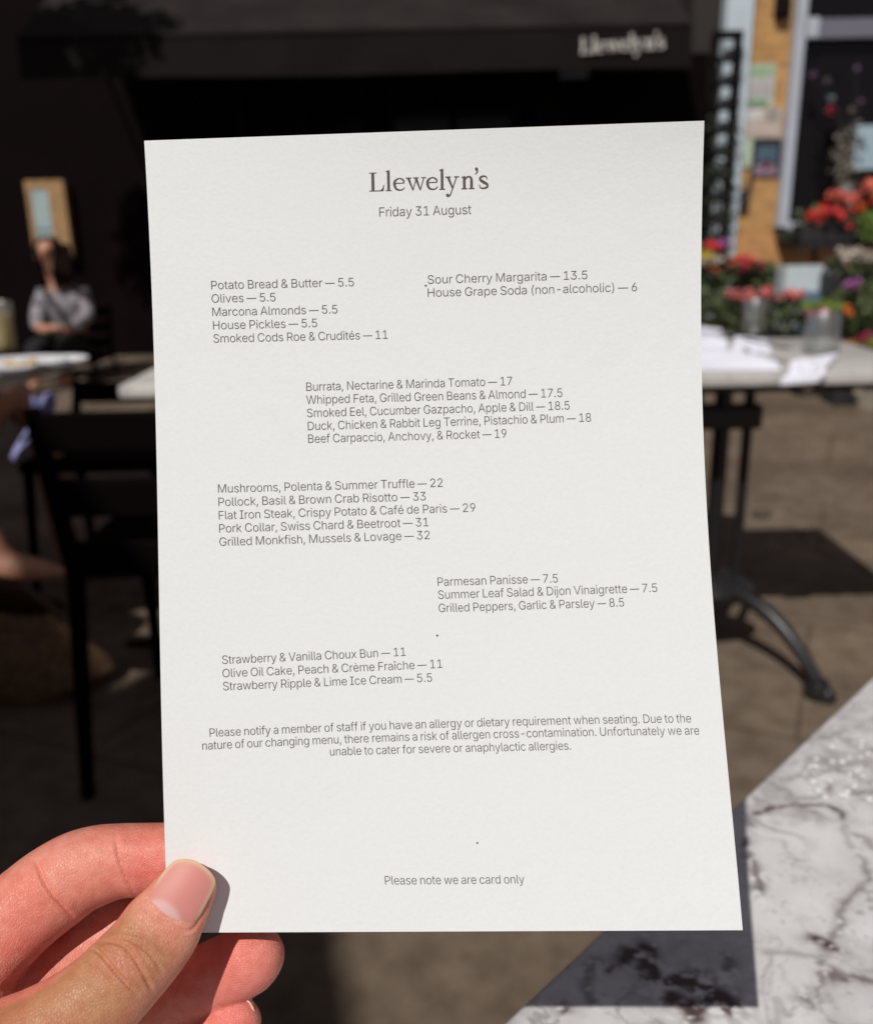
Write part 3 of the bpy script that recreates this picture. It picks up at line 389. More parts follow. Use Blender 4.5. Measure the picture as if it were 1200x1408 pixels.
print_block('menu_section', [("Strawberry & Vanilla Choux Bun — 11", 305.5, 913.3, 557.7, 902), ("Olive Oil Cake, Peach & Crème Fraîche — 11", 306, 931.7, 608, 918.5), ("Strawberry Ripple & Lime Ice Cream — 5.5", 306.8, 949.6, 594, 937.5)])
print_block('allergy_notice', [("Please notify a member of staff if you have an allergy or dietary requirement when seating. Due to the", 288.3, 1013.6, 950.3, 993.6, 3.0),
    ("nature of our changing menu, there remains a risk of allergen cross-contamination. Unfortunately we are", 278.3, 1031.4, 961.5, 1010.4, 3.8), ("unable to cater for severe or anaphylactic allergies.", 453.8, 1039.4, 784.9, 1031.2, 0.5)], 11.9)
print_block('payment_notice', [("Please note we are card only", 529.5, 1217, 721, 1215.2)], 12.2)

# the serif heading, drawn letter by letter (units: x-height 97, baseline 0)
def ribbon(pts, n=6):
    """pts = rows (x, y, width) -> outline of a stroke of varying width"""
    S = spline(pts, n)
    l, r = [], []
    for i, (x, y, w) in enumerate(S):
        a = S[min(i + 1, len(S) - 1)]; b = S[max(i - 1, 0)]
        t = np.array([a[0] - b[0], a[1] - b[1]]); t /= (np.hypot(*t) or 1)
        nx, ny = -t[1], t[0]
        l.append((x + nx * w / 2, y + ny * w / 2)); r.append((x - nx * w / 2, y - ny * w / 2))
    return l + r[::-1]
def rect(x0, y0, x1, y1): return [(x0, y0), (x1, y0), (x1, y1), (x0, y1)]
def disc(x, y, r): return [(x + r * math.cos(k * math.pi / 8), y + r * math.sin(k * math.pi / 8)) for k in range(16)]
def letter_e(x):
    return [ribbon([(x + 5, 55, 6), (x + 75, 57, 6)], 2),
            ribbon([(x + 78, 55, 7), (x + 74, 78, 13), (x + 45, 93, 7), (x + 14, 76, 15), (x + 8, 48, 20), (x + 18, 17, 16), (x + 48, 4, 9), (x + 72, 12, 7), (x + 83, 25, 5)])]
def letter_l(x, h=156):
    return [[(x + 11, 3), (x + 31, 3), (x + 31, h), (x + 24, h), (x, h - 8), (x, h - 12), (x + 11, h - 13)], rect(x - 2, 0, x + 44, 6)]
HEAD = [rect(168, 3, 190, 138), rect(152, 135, 208, 141), rect(152, 0, 250, 6), [(232, 5), (258, 0), (264, 46), (258, 46), (250, 20)]]
HEAD += letter_l(275) + letter_e(333)
HEAD += [[(433, 94), (455, 94), (483, 0), (474, 0)], [(474, 0), (481, 0), (507, 88), (500, 88)], [(489, 94), (511, 94), (538, 0), (529, 0)],
         [(529, 0), (536, 0), (564, 94), (557, 94)], rect(425, 91, 468, 97), rect(480, 91, 522, 97), rect(542, 91, 578, 97)]
HEAD += letter_e(580) + letter_l(676)
HEAD += [[(730, 94), (752, 94), (783, 6), (771, 4)], ribbon([(806, 94, 7), (783, 30, 7), (768, -12, 7), (756, -42, 9), (740, -52, 9)], 5), disc(737, -43, 12), rect(720, 91, 764, 97), rect(786, 91, 826, 97)]
HEAD += [[(853, 3), (873, 3), (873, 97), (866, 97), (842, 90), (842, 86), (853, 85)], rect(840, 0, 886, 6), ribbon([(870, 72, 7), (885, 90, 9), (902, 92, 11), (914, 82, 16), (917, 62, 20), (917, 3, 20)], 5), rect(896, 0, 940, 6)]
HEAD += [disc(955, 148, 12), ribbon([(962, 146, 8), (962, 128, 8), (945, 108, 4)], 5)]
HEAD += [ribbon([(1032, 70, 6), (1028, 88, 8), (1006, 94, 9), (984, 84, 14), (984, 66, 17), (1008, 49, 20), (1034, 32, 17), (1034, 12, 13), (1008, 3, 9), (984, 8, 8), (976, 30, 6)], 6)]
def heading_mesh(place, thick=None):
    mb = MB()
    for k, poly in enumerate(HEAD):
        vs, fs = fill([poly])
        mb.add([place(x, y, k) for x, y in vs], fs)
    return mb
def _place(x, y, k):
    t = (x - 155) / (1043 - 155)
    u, v = card_uv(508.4 + t * 162.8, 262.8 - t * 4.2)
    return card_pt(u, v - y / 5.4545 / 1102.0, INK_LIFT + k * 0.000002)
heading_mesh(_place).build('heading_text', INK_HEAD, card)
for sx, sy, sr in ((585.3, 392.4, 1.5), (601, 874, 1.5), (656, 1159.5, 1.4)):
    mb = MB()
    mb.add([card_pt(*card_uv(sx + sr * math.cos(k * 0.7854), sy + sr * math.sin(k * 0.7854)), INK_LIFT) for k in range(8)], [tuple(range(8))])
    mb.build('ink_speck', INK_HEAD, card)

# ================================================================== the hand
def ab(a, c):                      # thumb axes (along the thumb, across it) -> picture point
    return (0.78 * c - 0.62 * a) / 0.9928, (0.62 * c + 0.78 * a) / 0.9928
def loft(mb, rows, n=40, m=10, tip=True):
    """rows = (point, half width, half depth); sections are ellipses, wide across the view and thin along it"""
    R_ = np.array([[*p, w, d] for p, w, d in rows], float)
    S = spline(R_, m)
    vs, fs = [], []
    k0 = len(S)
    for i in range(k0):
        p = S[i, :3]
        t = S[min(i + 1, k0 - 1), :3] - S[max(i - 1, 0), :3]; t /= np.linalg.norm(t)
        a = np.cross(t, cF); a /= np.linalg.norm(a)
        b = np.cross(t, a)
        for k in range(n):
            th = 2 * math.pi * k / n
            c, s = math.cos(th), math.sin(th)
            e = 0.92
            vs.append(p + a * S[i, 3] * math.copysign(abs(c) ** e, c) + b * S[i, 4] * math.copysign(abs(s) ** e, s))
    for i in range(k0 - 1):
        for k in range(n):
            fs.append((i * n + k, i * n + (k + 1) % n, (i + 1) * n + (k + 1) % n, (i + 1) * n + k))
    fs.append(tuple(range(n))[::-1]); fs.append(tuple(range((k0 - 1) * n, k0 * n)))
    mb.add(vs, fs)
MMPX = 0.238 / FPX
hand_mb = MB()
# thumb: (along, centre across, half width px, half depth m, depth m)
TH = [(757, 955, 8, 0.0010, 0.2330), (760, 955, 19, 0.0022, 0.2329), (767, 955.5, 29, 0.0034, 0.2328), (779, 957, 36.5, 0.0042, 0.2326), (797, 958.5, 42, 0.0048, 0.2323),
      (821, 961, 47, 0.0053, 0.2317), (855, 964, 55, 0.0064, 0.2303), (895, 966, 56.5, 0.0076, 0.2284), (940, 963, 59, 0.0087, 0.2264), (980, 959, 61.5, 0.0092, 0.2247),
      (1020, 952, 66, 0.0100, 0.2230), (1070, 942, 78, 0.0125, 0.2214), (1130, 930, 98, 0.0150, 0.2204), (1220, 915, 120, 0.017, 0.2210), (1320, 905, 125, 0.017, 0.2230)]
TH = [(a, c, w, d, z) for a, c, w, d, z in TH]
loft(hand_mb, [(P(*ab(a, c), z), w * z / FPX, d) for a, c, w, d, z in TH])
def tipped(tip, nxt, r, L, n=7):
    """the rounded end of a finger"""
    t, q = np.array(tip, float), np.array(nxt, float)
    u = (q - t); ln = np.hypot(u[0], u[1]); u = u / ln
    return [(*(t + u * L * (1 - math.cos(a))), max(1.5, r * math.sin(a))) for a in (math.pi / 2 * k / n for k in range(n + 1))]
def finger(rows, flat=0.93):
    loft(hand_mb, [(P(x, y, z), r * z / FPX, r * z / FPX * flat) for x, y, z, r in rows])
# index: from behind the sheet back to its root
finger([(345, 1166, 0.2449, 6), (342, 1166, 0.2449, 18), (334, 1167, 0.2450, 30), (318, 1170, 0.2458, 39), (290, 1174, 0.2468, 44), (240, 1180, 0.2476, 46.5), (200, 1182, 0.2478, 47.5), (165, 1184, 0.2474, 49),
        (135, 1190, 0.2470, 53), (105, 1201, 0.2462, 56), (75, 1220, 0.2450, 58.5), (46, 1242, 0.2434, 59), (16, 1268, 0.2412, 60), (-18, 1302, 0.238, 62), (-66, 1356, 0.232, 68), (-130, 1450, 0.226, 80)])
# middle: pad towards us under the sheet's bottom edge
finger(tipped((382, 1296, 0.2478), (330, 1326, 0.2508), 46, 52) + [(300, 1341, 0.252, 47), (262, 1358, 0.2535, 48), (215, 1376, 0.255, 50),
        (150, 1396, 0.256, 54), (60, 1420, 0.252, 60), (-60, 1470, 0.240, 70)])
# the middle finger's first bone and the web of the palm, seen between index and thumb
finger([(262, 1232, 0.2600, 8), (252, 1238, 0.2600, 26), (225, 1250, 0.2598, 40), (180, 1274, 0.2590, 50), (120, 1310, 0.2560, 58), (50, 1360, 0.250, 66), (-40, 1430, 0.238, 80)])
# ring and little finger
finger(tipped((353, 1394, 0.2466), (310, 1413, 0.249), 37, 42) + [(300, 1418, 0.2496, 38.5), (262, 1434, 0.252, 42), (210, 1452, 0.2535, 46), (120, 1480, 0.252, 54), (0, 1520, 0.242, 64)])
finger(tipped((300, 1498, 0.246), (250, 1510, 0.249), 33, 38) + [(230, 1516, .250, 35), (200, 1524, 0.251, 38), (110, 1550, 0.249, 46), (0, 1590, 0.240, 56)])
# palm and wrist
loft(hand_mb, [(P(60, 1380, 0.243), 0.012, 0.010), (P(20, 1420, 0.240), 0.024, 0.016), (P(-60, 1500, 0.234), 0.040, 0.019), (P(-160, 1620, 0.228), 0.042, 0.021), (P(-270, 1780, 0.226), 0.036, 0.021),
               (P(-380, 1960, 0.228), 0.030, 0.021), (P(-560, 2300, 0.232), 0.034, 0.026), (P(-800, 2800, 0.240), 0.042, 0.036), (P(-900, 3000, 0.243), 0.043, 0.038)])
# thenar web at the lower left corner
loft(hand_mb, [(P(12, 1352, 0.2415), 0.0035, 0.004), (P(0, 1352, 0.240), 0.008, 0.008), (P(-30, 1370, 0.236), 0.014, 0.013), (P(-80, 1420, 0.230), 0.022, 0.018), (P(-150, 1520, 0.226), 0.028, 0.02)])
raw = hand_mb.build('hand', None, smooth=True)
md = raw.modifiers.new('r', 'REMESH'); md.mode = 'VOXEL'; md.voxel_size = 0.00055; md.adaptivity = 0
sm = raw.modifiers.new('s', 'SMOOTH'); sm.factor = 0.5; sm.iterations = 7
dg = bpy.context.evaluated_depsgraph_get()
me = bpy.data.meshes.new_from_object(raw.evaluated_get(dg))
bpy.data.objects.remove(raw)
nv = len(me.vertices)
co = np.empty(nv * 3); me.vertices.foreach_get('co', co); co = co.reshape(-1, 3)
no = np.empty(nv * 3); me.vertices.foreach_get('normal', no); no = no.reshape(-1, 3)
d_ = co - cC
dz = d_ @ cF
pxs = np.stack([600 + FPX * (d_ @ cR) / dz, 704 - FPX * (d_ @ cU) / dz], 1)
facing = np.clip(-(no @ cF) * 1.6, 0, 1)
def zpx(*q): return [(x / 2.857, 1080 + y / 2.857) for x, y in q]      # points read off an enlargement of the hand
def crease(pts, width, depth, zlo, zhi, ridge=0.35):
    S = spline(pts, 8)
    A, B = S[:-1], S[1:]
    dist = np.full(nv, 1e9); tt = np.zeros(nv)
    for i, (a, b) in enumerate(zip(A, B)):
        ab_ = b - a
        t = np.clip(((pxs - a) @ ab_) / (ab_ @ ab_), 0, 1)
        dd = np.linalg.norm(pxs - (a + t[:, None] * ab_), axis=1)
        m = dd < dist
        dist[m] = dd[m]; tt[m] = (i + t[m]) / len(A)
    taper = np.clip(np.minimum(tt, 1 - tt) * 5 + 0.15, 0, 1)
    w = facing * ((dz > zlo) & (dz < zhi)) * taper
    disp = -depth * np.exp(-(dist / width) ** 2) + ridge * depth * np.exp(-((dist - 2.2 * width) / (1.3 * width)) ** 2)
    return w * disp
D = np.zeros(nv)
TZ = (0.205, 0.2345); IZ = (0.232, 0.2465)
# thumb knuckle folds
D += crease([(124, 1303), (138, 1311), (150, 1325), (167, 1345), (188, 1367)], 2.5, 0.00090, *TZ)
D += crease([(132, 1297), (156, 1296), (174, 1304), (190, 1327), (201, 1347), (210, 1365)], 2.6, 0.00060, *TZ)
D += crease([(150, 1290), (176, 1293), (196, 1303), (212, 1320), (224, 1340)], 2.1, 0.00040, *TZ)
D += crease([(172, 1283), (196, 1287), (216, 1300), (232, 1318)], 1.8, 0.00022, *TZ)
D += crease([(172, 1308), (180, 1325), (192, 1342)], 1.7, 0.00032, *TZ)
D += crease([(112, 1314), (130, 1330), (150, 1354), (170, 1380)], 2.0, 0.00030, *TZ)
D += crease([(95, 1330), (118, 1350), (140, 1376)], 2.0, 0.00016, *TZ)
D += crease([(200, 1277), (218, 1281), (236, 1292)], 1.6, 0.00013, *TZ)
for k in range(14):
    a_ = rnd.uniform(0, 1)
    x_, y_ = 60 + 150 * a_ + rnd.uniform(-18, 30), 1400 - 110 * a_ + rnd.uniform(-20, 20)
    D += crease([(x_, y_), (x_ + 8 + rnd.uniform(-3, 3), y_ + 9), (x_ + 14, y_ + 20 + rnd.uniform(-3, 4))], 1.1, 0.00009, *TZ)
# fold round the nail root
D += crease(zpx((560, 470), (600, 515), (680, 555), (745, 572), (790, 520), (830, 430)), 2.2, 0.00030, *TZ)
# index finger folds
D += crease(zpx((455, 195), (470, 290), (500, 370), (530, 425)), 2.6, 0.00055, *IZ)
D += crease(zpx((470, 210), (495, 300), (530, 380)), 1.8, 0.00018, *IZ)
D += crease(zpx((145, 300), (175, 380), (225, 450), (285, 512)), 3.0, 0.00085, *IZ)
D += crease(zpx((180, 350), (220, 410), (275, 470)), 2.0, 0.0004, *IZ)
D += crease(zpx((120, 330), (160, 420), (215, 490)), 2.0, 0.0003, *IZ)
for k in range(9):
    x0 = 290 + k * 22
    D += crease(zpx((x0, 205 + (k % 3) * 12), (x0 + 14, 300), (x0 + 40, 400 - (k % 2) * 40)), 1.3, 0.00007, *IZ)
# bone shape of the thumb knuckle
lump = lambda x, y, r, h, z: h * np.exp(-((pxs[:, 0] - x) ** 2 + (pxs[:, 1] - y) ** 2) / r ** 2) * facing * ((dz > z[0]) & (dz < z[1]))
D += lump(165, 1322, 34, 0.0006, TZ) + lump(190, 1345, 26, 0.0004, TZ)
D *= 1.15
me.vertices.foreach_set('co', (co + no * D[:, None]).ravel())
# skin colour: tan on the back of the thumb, pink on the finger pads
tan = np.array([0.49, 0.245, 0.125]); pink = np.array([0.75, 0.285, 0.21]); red = np.array([0.74, 0.215, 0.18]); pale = np.array([0.79, 0.40, 0.30])
colr = np.tile(pink, (nv, 1))
def blend(w, c):
    global colr
    colr = colr * (1 - w[:, None]) + c * w[:, None]
gs = lambda x, y, r: np.exp(-((pxs[:, 0] - x) ** 2 + (pxs[:, 1] - y) ** 2) / r ** 2)
deep = np.clip((dz - 0.246) / 0.003, 0, 1)
blend(deep * gs(130, 1290, 90) * 0.8, pale)
blend(gs(205, 1190, 40) * 0.7 * (dz > 0.233), red)
blend(gs(110, 1200, 45) * 0.35 * (dz > 0.233), pale)
blend(np.clip(gs(330, 1320, 60) + gs(310, 1400, 40), 0, 1) * 0.75 * (dz > 0.24), red)
blend(gs(30, 1290, 40) * 0.4 * (dz > 0.23), red)
al = (pxs @ np.array([-0.62, 0.78]))
back_ = np.clip((al - 838) / 45, 0, 1)
ac = pxs @ np.array([0.78, 0.62])
left_ = np.interp(al, [790, 855, 895, 940, 980, 1010, 1047, 1080, 1150], [917, 909, 911, 904, 897, 891, 877, 858, 830])
tw = np.clip((0.2352 - dz) / 0.003, 0, 1) * np.clip((ac - left_ + 2) / 8, 0, 1)
side = np.clip((ac - 990) / 28, 0, 1)
blend(tw * back_, tan)
blend(tw * back_ * side * 0.55, pink)
blend(tw * gs(178, 1335, 30) * 0.25, red)
blend(tw * (1 - back_) * 0.6, np.array([0.70, 0.35, 0.235]))
wrist = np.clip((pxs[:, 1] - 1500) / 200, 0, 1)
blend(wrist, tan)
att = me.color_attributes.new('skin_tone', 'FLOAT_COLOR', 'POINT')
att.data.foreach_set('color', np.concatenate([colr, np.ones((nv, 1))], 1).ravel())

# finger-print ridges: arcs across the pads, kept as a smooth phase for the bump
rc = np.where((pxs[:, 0] > 255)[:, None], np.array([[345.0, 1500.0]]), np.array([[330.0, 1330.0]]))
ph = np.linalg.norm(pxs - rc + np.stack([6 * np.sin(pxs[:, 1] / 17), 5 * np.sin(pxs[:, 0] / 23)], 1), axis=1)
rm = np.clip(gs(205, 1175, 48) + 0.45 * gs(120, 1195, 60) + gs(345, 1315, 55) + gs(320, 1398, 40), 0, 1) * (dz > 0.2352)
att = me.attributes.new('ridge_phase', 'FLOAT', 'POINT'); att.data.foreach_set('value', ph)
att = me.attributes.new('ridge_mask', 'FLOAT', 'POINT'); att.data.foreach_set('value', rm)

def skin_mat(name, attr=True, col=(0.6, 0.3, 0.2), rough=0.48, sss=0.14):
    m = bpy.data.materials.new(name); m.use_nodes = True
    nt = m.node_tree; N = nt.nodes; L = nt.links; b = N['Principled BSDF']
    b.inputs['Roughness'].default_value = rough
    b.inputs['Specular IOR Level'].default_value = 0.42
    b.inputs['Subsurface Weight'].default_value = sss
    b.inputs['Subsurface Radius'].default_value = (1.0, 0.35, 0.2)
    b.inputs['Subsurface Scale'].default_value = 0.0022
    geo = N.new('ShaderNodeNewGeometry')
    nz = N.new('ShaderNodeTexNoise'); nz.inputs['Scale'].default_value = 330; nz.inputs['Detail'].default_value = 5
    L.new(geo.outputs['Position'], nz.inputs['Vector'])
    mx = N.new('ShaderNodeMix'); mx.data_type = 'RGBA'; mx.blend_type = 'MULTIPLY'; mx.inputs['Factor'].default_value = 1.0
    rp = N.new('ShaderNodeValToRGB')
    rp.color_ramp.elements[0].position = 0.35; rp.color_ramp.elements[0].color = (0.90, 0.80, 0.78, 1)
    rp.color_ramp.elements[1].position = 0.65; rp.color_ramp.elements[1].color = (1.0, 1.0, 1.0, 1)
    L.new(nz.outputs['Fac'], rp.inputs['Fac'])
    if attr:
        at = N.new('ShaderNodeAttribute'); at.attribute_name = 'skin_tone'
        L.new(at.outputs['Color'], mx.inputs['A'])
    else:
        mx.inputs['A'].default_value = (*col, 1)
    L.new(rp.outputs['Color'], mx.inputs['B'])
    n3 = N.new('ShaderNodeTexNoise'); n3.inputs['Scale'].default_value = 110; n3.inputs['Detail'].default_value = 4
    L.new(geo.outputs['Position'], n3.inputs['Vector'])
    r3 = N.new('ShaderNodeValToRGB')
    r3.color_ramp.elements[0].position = 0.36; r3.color_ramp.elements[0].color = (0.97, 0.80, 0.78, 1)
    r3.color_ramp.elements[1].position = 0.62; r3.color_ramp.elements[1].color = (1.0, 1.0, 1.0, 1)
    L.new(n3.outputs['Fac'], r3.inputs['Fac'])
    m3 = N.new('ShaderNodeMix'); m3.data_type = 'RGBA'; m3.blend_type = 'MULTIPLY'; m3.inputs['Factor'].default_value = 1.0
    L.new(mx.outputs['Result'], m3.inputs['A']); L.new(r3.outputs['Color'], m3.inputs['B'])
    L.new(m3.outputs['Result'], b.inputs['Base Color'])
    # fine lines of the skin: stretched cells across the fingers
    mp = N.new('ShaderNodeMapping'); mp.inputs['Rotation'].default_value = (0.3, 0.5, 0.5); mp.inputs['Scale'].default_value = (1800, 700, 1100)
    L.new(geo.outputs['Position'], mp.inputs['Vector'])
    vo = N.new('ShaderNodeTexVoronoi'); vo.feature = 'DISTANCE_TO_EDGE'; vo.inputs['Scale'].default_value = 1.0
    L.new(mp.outputs[0], vo.inputs['Vector'])
    cl = N.new('ShaderNodeMapRange'); cl.inputs['From Max'].default_value = 0.18
    L.new(vo.outputs['Distance'], cl.inputs['Value'])
    b1 = N.new('ShaderNodeBump'); b1.inputs['Strength'].default_value = 0.42; b1.inputs['Distance'].default_value = 0.00018
    L.new(cl.outputs[0], b1.inputs['Height'])
    n2 = N.new('ShaderNodeTexNoise'); n2.inputs['Scale'].default_value = 700; n2.inputs['Detail'].default_value = 3
    L.new(geo.outputs['Position'], n2.inputs['Vector'])
    b2 = N.new('ShaderNodeBump'); b2.inputs['Strength'].default_value = 0.5; b2.inputs['Distance'].default_value = 0.0002
    L.new(n2.outputs['Fac'], b2.inputs['Height']); L.new(b1.outputs[0], b2.inputs['Normal'])
    if attr:
        a1 = N.new('ShaderNodeAttribute'); a1.attribute_name = 'ridge_phase'
        a2 = N.new('ShaderNodeAttribute'); a2.attribute_name = 'ridge_mask'
        k = N.new('ShaderNodeMath'); k.operation = 'MULTIPLY'; k.inputs[1].default_value = 6.2832 / 3.3; L.new(a1.outputs['Fac'], k.inputs[0])
        s = N.new('ShaderNodeMath'); s.operation = 'SINE'; L.new(k.outputs[0], s.inputs[0])
        q = N.new('ShaderNodeMath'); q.operation = 'MULTIPLY'; L.new(s.outputs[0], q.inputs[0]); L.new(a2.outputs['Fac'], q.inputs[1])
        b3 = N.new('ShaderNodeBump'); b3.inputs['Strength'].default_value = 0.5; b3.inputs['Distance'].default_value = 0.00004
        L.new(q.outputs[0], b3.inputs['Height']); L.new(b2.outputs[0], b3.inputs['Normal']); L.new(b3.outputs[0], b.inputs['Normal'])
    else:
        L.new(b2.outputs[0], b.inputs['Normal'])
    return m
me.materials.clear(); me.materials.append(skin_mat('hand_skin'))
me.shade_smooth()
hand = bpy.data.objects.new('hand', me); COL.objects.link(hand)
tag(hand, 'sunlit bare hand gripping the lower corner of the menu card, thumb in front', 'hand')
hb = BVHTree.FromPolygons([tuple(v.co) for v in me.vertices], [tuple(p.vertices) for p in me.polygons])

def nail(name, outline, hits_in, lift, colour_fn, thick=0.0004, quad=True):
    """a curved plate inside an outline read off the picture, laid on the fingertip under it"""
    O = spline(outline + [outline[0]], 5)[:-1]
    cen = O.mean(0)
    pts = []
    for q in hits_in:
        v = Vector(ray(*q)).normalized()
        h = hb.ray_cast(Vector(cC), v)
        if h[0] is not None:
            pts.append((q[0] - cen[0], q[1] - cen[1], (np.array(h[0]) - cC) @ cF))
    A = np.array(pts)
    X = lambda x, y: np.stack([np.ones_like(x), x, y, x * x, x * y, y * y], -1)
    w = np.linalg.lstsq(X(A[:, 0], A[:, 1]), A[:, 2], rcond=None)[0]
    rings = 14
    vs, fs, cols = [], [], []
    n = len(O)
    for layer, off in ((0, lift), (1, lift - thick)):
        for r in range(rings + 1):
            s = r / rings
            for k in range(n):
                q = cen + (O[k] - cen) * s
                dx, dy = q - cen
                dep = float(X(np.array(dx), np.array(dy)) @ w) - off
                if s > 0.86 and layer == 0: dep += 0.00022 * ((s - 0.86) / 0.14) ** 2
                vs.append(P(q[0], q[1], dep)); cols.append(colour_fn(q[0], q[1], s))
    st = (rings + 1) * n
    for r in range(rings):
        for k in range(n):
            a, b = r * n + k, r * n + (k + 1) % n
            fs.append((a, b, b + n, a + n))
            fs.append((st + a + n, st + b + n, st + b, st + a))
    for k in range(n):
        a, b = rings * n + k, rings * n + (k + 1) % n
        fs.append((a, b, st + b, st + a))
    mb = MB(); mb.add(vs, fs)
    o = mb.build(name, NAIL, hand, smooth=True)
    at = o.data.color_attributes.new('skin_tone', 'FLOAT_COLOR', 'POINT')
    if len(o.data.vertices) == len(cols):
        at.data.foreach_set('color', np.concatenate([np.array(cols), np.ones((len(cols), 1))], 1).ravel())
    return o
NAIL = bpy.data.materials.new('nail_plate'); NAIL.use_nodes = True
_nt = NAIL.node_tree; _b = _nt.nodes['Principled BSDF']
_at = _nt.nodes.new('ShaderNodeAttribute'); _at.attribute_name = 'skin_tone'
_nz = _nt.nodes.new('ShaderNodeTexNoise'); _nz.inputs['Scale'].default_value = 260
_mx = _nt.nodes.new('ShaderNodeMix'); _mx.data_type = 'RGBA'; _mx.blend_type = 'MULTIPLY'; _mx.inputs['Factor'].default_value = 0.22
_nt.links.new(_at.outputs['Color'], _mx.inputs['A']); _nt.links.new(_nz.outputs['Color'], _mx.inputs['B'])
_nt.links.new(_mx.outputs['Result'], _b.inputs['Base Color'])
_b.inputs['Roughness'].default_value = 0.5; _b.inputs['Specular IOR Level'].default_value = 0.3
NAIL_OUT = zpx((577, 460), (600, 490), (650, 526), (700, 550), (745, 556), (778, 520), (812, 462), (837, 412), (846, 376), (826, 340), (786, 307), (742, 290), (697, 292), (664, 314), (634, 352), (603, 405))
def thumb_nail_col(x, y, s):
    bed = np.array([0.68, 0.275, 0.235]); lun = np.array([0.74, 0.50, 0.49]); edge = np.array([0.74, 0.50, 0.33])
    # distal part: along the thumb's axis, away from the root
    dist_ = (x - 247) * 0.62 - (y - 1228) * 0.78
    k = np.clip((s - 0.845 - 0.09 * np.clip((12 - dist_) / 30, 0, 1)) / 0.06, 0, 1) * np.clip((dist_ + 24) / 16, 0, 1) * 0.9
    c = bed * (1 - 0.25 * np.clip(dist_ / 60 + 0.3, 0, 1) * np.array([0.0, 0.2, 0.2]))
    l = math.hypot(((x - 221) * 0.78 + (y - 1263) * 0.62) / 33, ((y - 1263) * 0.78 - (x - 221) * 0.62) / 27)
    kl = np.clip((1.0 - l) / 0.28, 0, 1) * 0.7
    c = c * (1 - kl) + lun * kl
    return c * (1 - k) + edge * k
hits = [tuple(q) for q in (np.array(zpx((705, 430))[0]) + (np.array(p) - np.array(zpx((705, 430))[0])) * s for p in NAIL_OUT for s in (0.25, 0.5, 0.72))]
nail('thumbnail', NAIL_OUT, hits, 0.00030, thumb_nail_col)
RN = zpx((930, 838), (965, 836), (990, 852), (1006, 885), (1012, 930), (1000, 960), (992, 925), (980, 885), (960, 855))
mbn = MB()
S = spline([(931, 837), (958, 834), (985, 848), (1003, 880), (1011, 918), (1010, 960)], 6)
vs, fs = [], []
for i, (x, y) in enumerate(S):
    c = np.array([930, 920]); o_ = np.array([x, y]) - c; o_ = o_ / np.linalg.norm(o_)
    w_ = 5 * math.sin(math.pi * min(1, (i + 1) / (len(S)) * 0.98)) + 1.5
    for k in range(5):
        q = np.array([x, y]) + o_ * (w_ * (k / 4 * 1.4 - 0.9))
        q = zpx(tuple(q))[0]
        vs.append(P(q[0], q[1], 0.2464 + 0.0006 * k))
n_ = len(S)
for i in range(n_ - 1):
    for k in range(4):
        fs.append((i * 5 + k, i * 5 + k + 1, (i + 1) * 5 + k + 1, (i + 1) * 5 + k))
mbn.add(vs, fs)
rn = mbn.build('fingernail', mat('nail_rim', (0.78, 0.60, 0.47), rough=0.45), hand, smooth=True)
sd = rn.modifiers.new('t', 'SOLIDIFY'); sd.thickness = 0.0004

# ================================================================== ground
def ground_mat():
    m = mat('paving', (0.135, 0.112, 0.092), rough=0.9, bump=0.35, bscale=260, spec=0.2)
    nt = m.node_tree; N = nt.nodes; L = nt.links; b = N['Principled BSDF']
    geo = N.new('ShaderNodeNewGeometry')
    def noise(s, d, lo, hi, c0, c1):
        n = N.new('ShaderNodeTexNoise'); n.inputs['Scale'].default_value = s; n.inputs['Detail'].default_value = d
        L.new(geo.outputs['Position'], n.inputs['Vector'])
        r = N.new('ShaderNodeValToRGB'); r.color_ramp.elements[0].position = lo; r.color_ramp.elements[1].position = hi
        r.color_ramp.elements[0].color = (*c0, 1); r.color_ramp.elements[1].color = (*c1, 1)
        L.new(n.outputs['Fac'], r.inputs['Fac']); return r.outputs['Color']
    def mul(a, c):
        x = N.new('ShaderNodeMix'); x.data_type = 'RGBA'; x.blend_type = 'MULTIPLY'; x.inputs['Factor'].default_value = 1
        L.new(a, x.inputs['A']); L.new(c, x.inputs['B']); return x.outputs['Result']
    a = noise(2.2, 5, .35, .68, (0.128, 0.099, 0.073), (0.195, 0.157, 0.12))
    a = mul(a, noise(16, 6, .3, .6, (0.72, 0.68, 0.64), (1.05, 1.03, 1.0)))
    a = mul(a, noise(420, 2, .35, .65, (0.55, 0.55, 0.55), (1.25, 1.25, 1.25)))
    sp = noise(7, 3, .68, .74, (1, 1, 1), (0.55, 0.5, 0.48))
    br = N.new('ShaderNodeTexBrick'); br.inputs['Scale'].default_value = 1.0; br.inputs['Brick Width'].default_value = 0.92; br.inputs['Row Height'].default_value = 0.62
    br.inputs['Mortar Size'].default_value = 0.006; br.inputs['Mortar Smooth'].default_value = 0.4
    br.inputs['Color1'].default_value = (1.06, 1.03, 1.0, 1); br.inputs['Color2'].default_value = (0.90, 0.89, 0.88, 1); br.inputs['Mortar'].default_value = (0.62, 0.58, 0.55, 1)
    mp = N.new('ShaderNodeMapping'); mp.inputs['Rotation'].default_value = (0, 0, 0.42); L.new(geo.outputs['Position'], mp.inputs['Vector']); L.new(mp.outputs[0], br.inputs['Vector'])
    lt_ = noise(1.1, 4, .55, .72, (1, 1, 1), (1.28, 1.24, 1.2))
    L.new(mul(mul(mul(a, sp), br.outputs['Color']), lt_), b.inputs['Base Color'])
    return m
gm = MB(); gm.add([(-150, -150, 0), (150, -150, 0), (150, 150, 0), (-150, 150, 0)], [(0, 1, 2, 3)])
tag(gm.build('ground', ground_mat()), kind='structure')

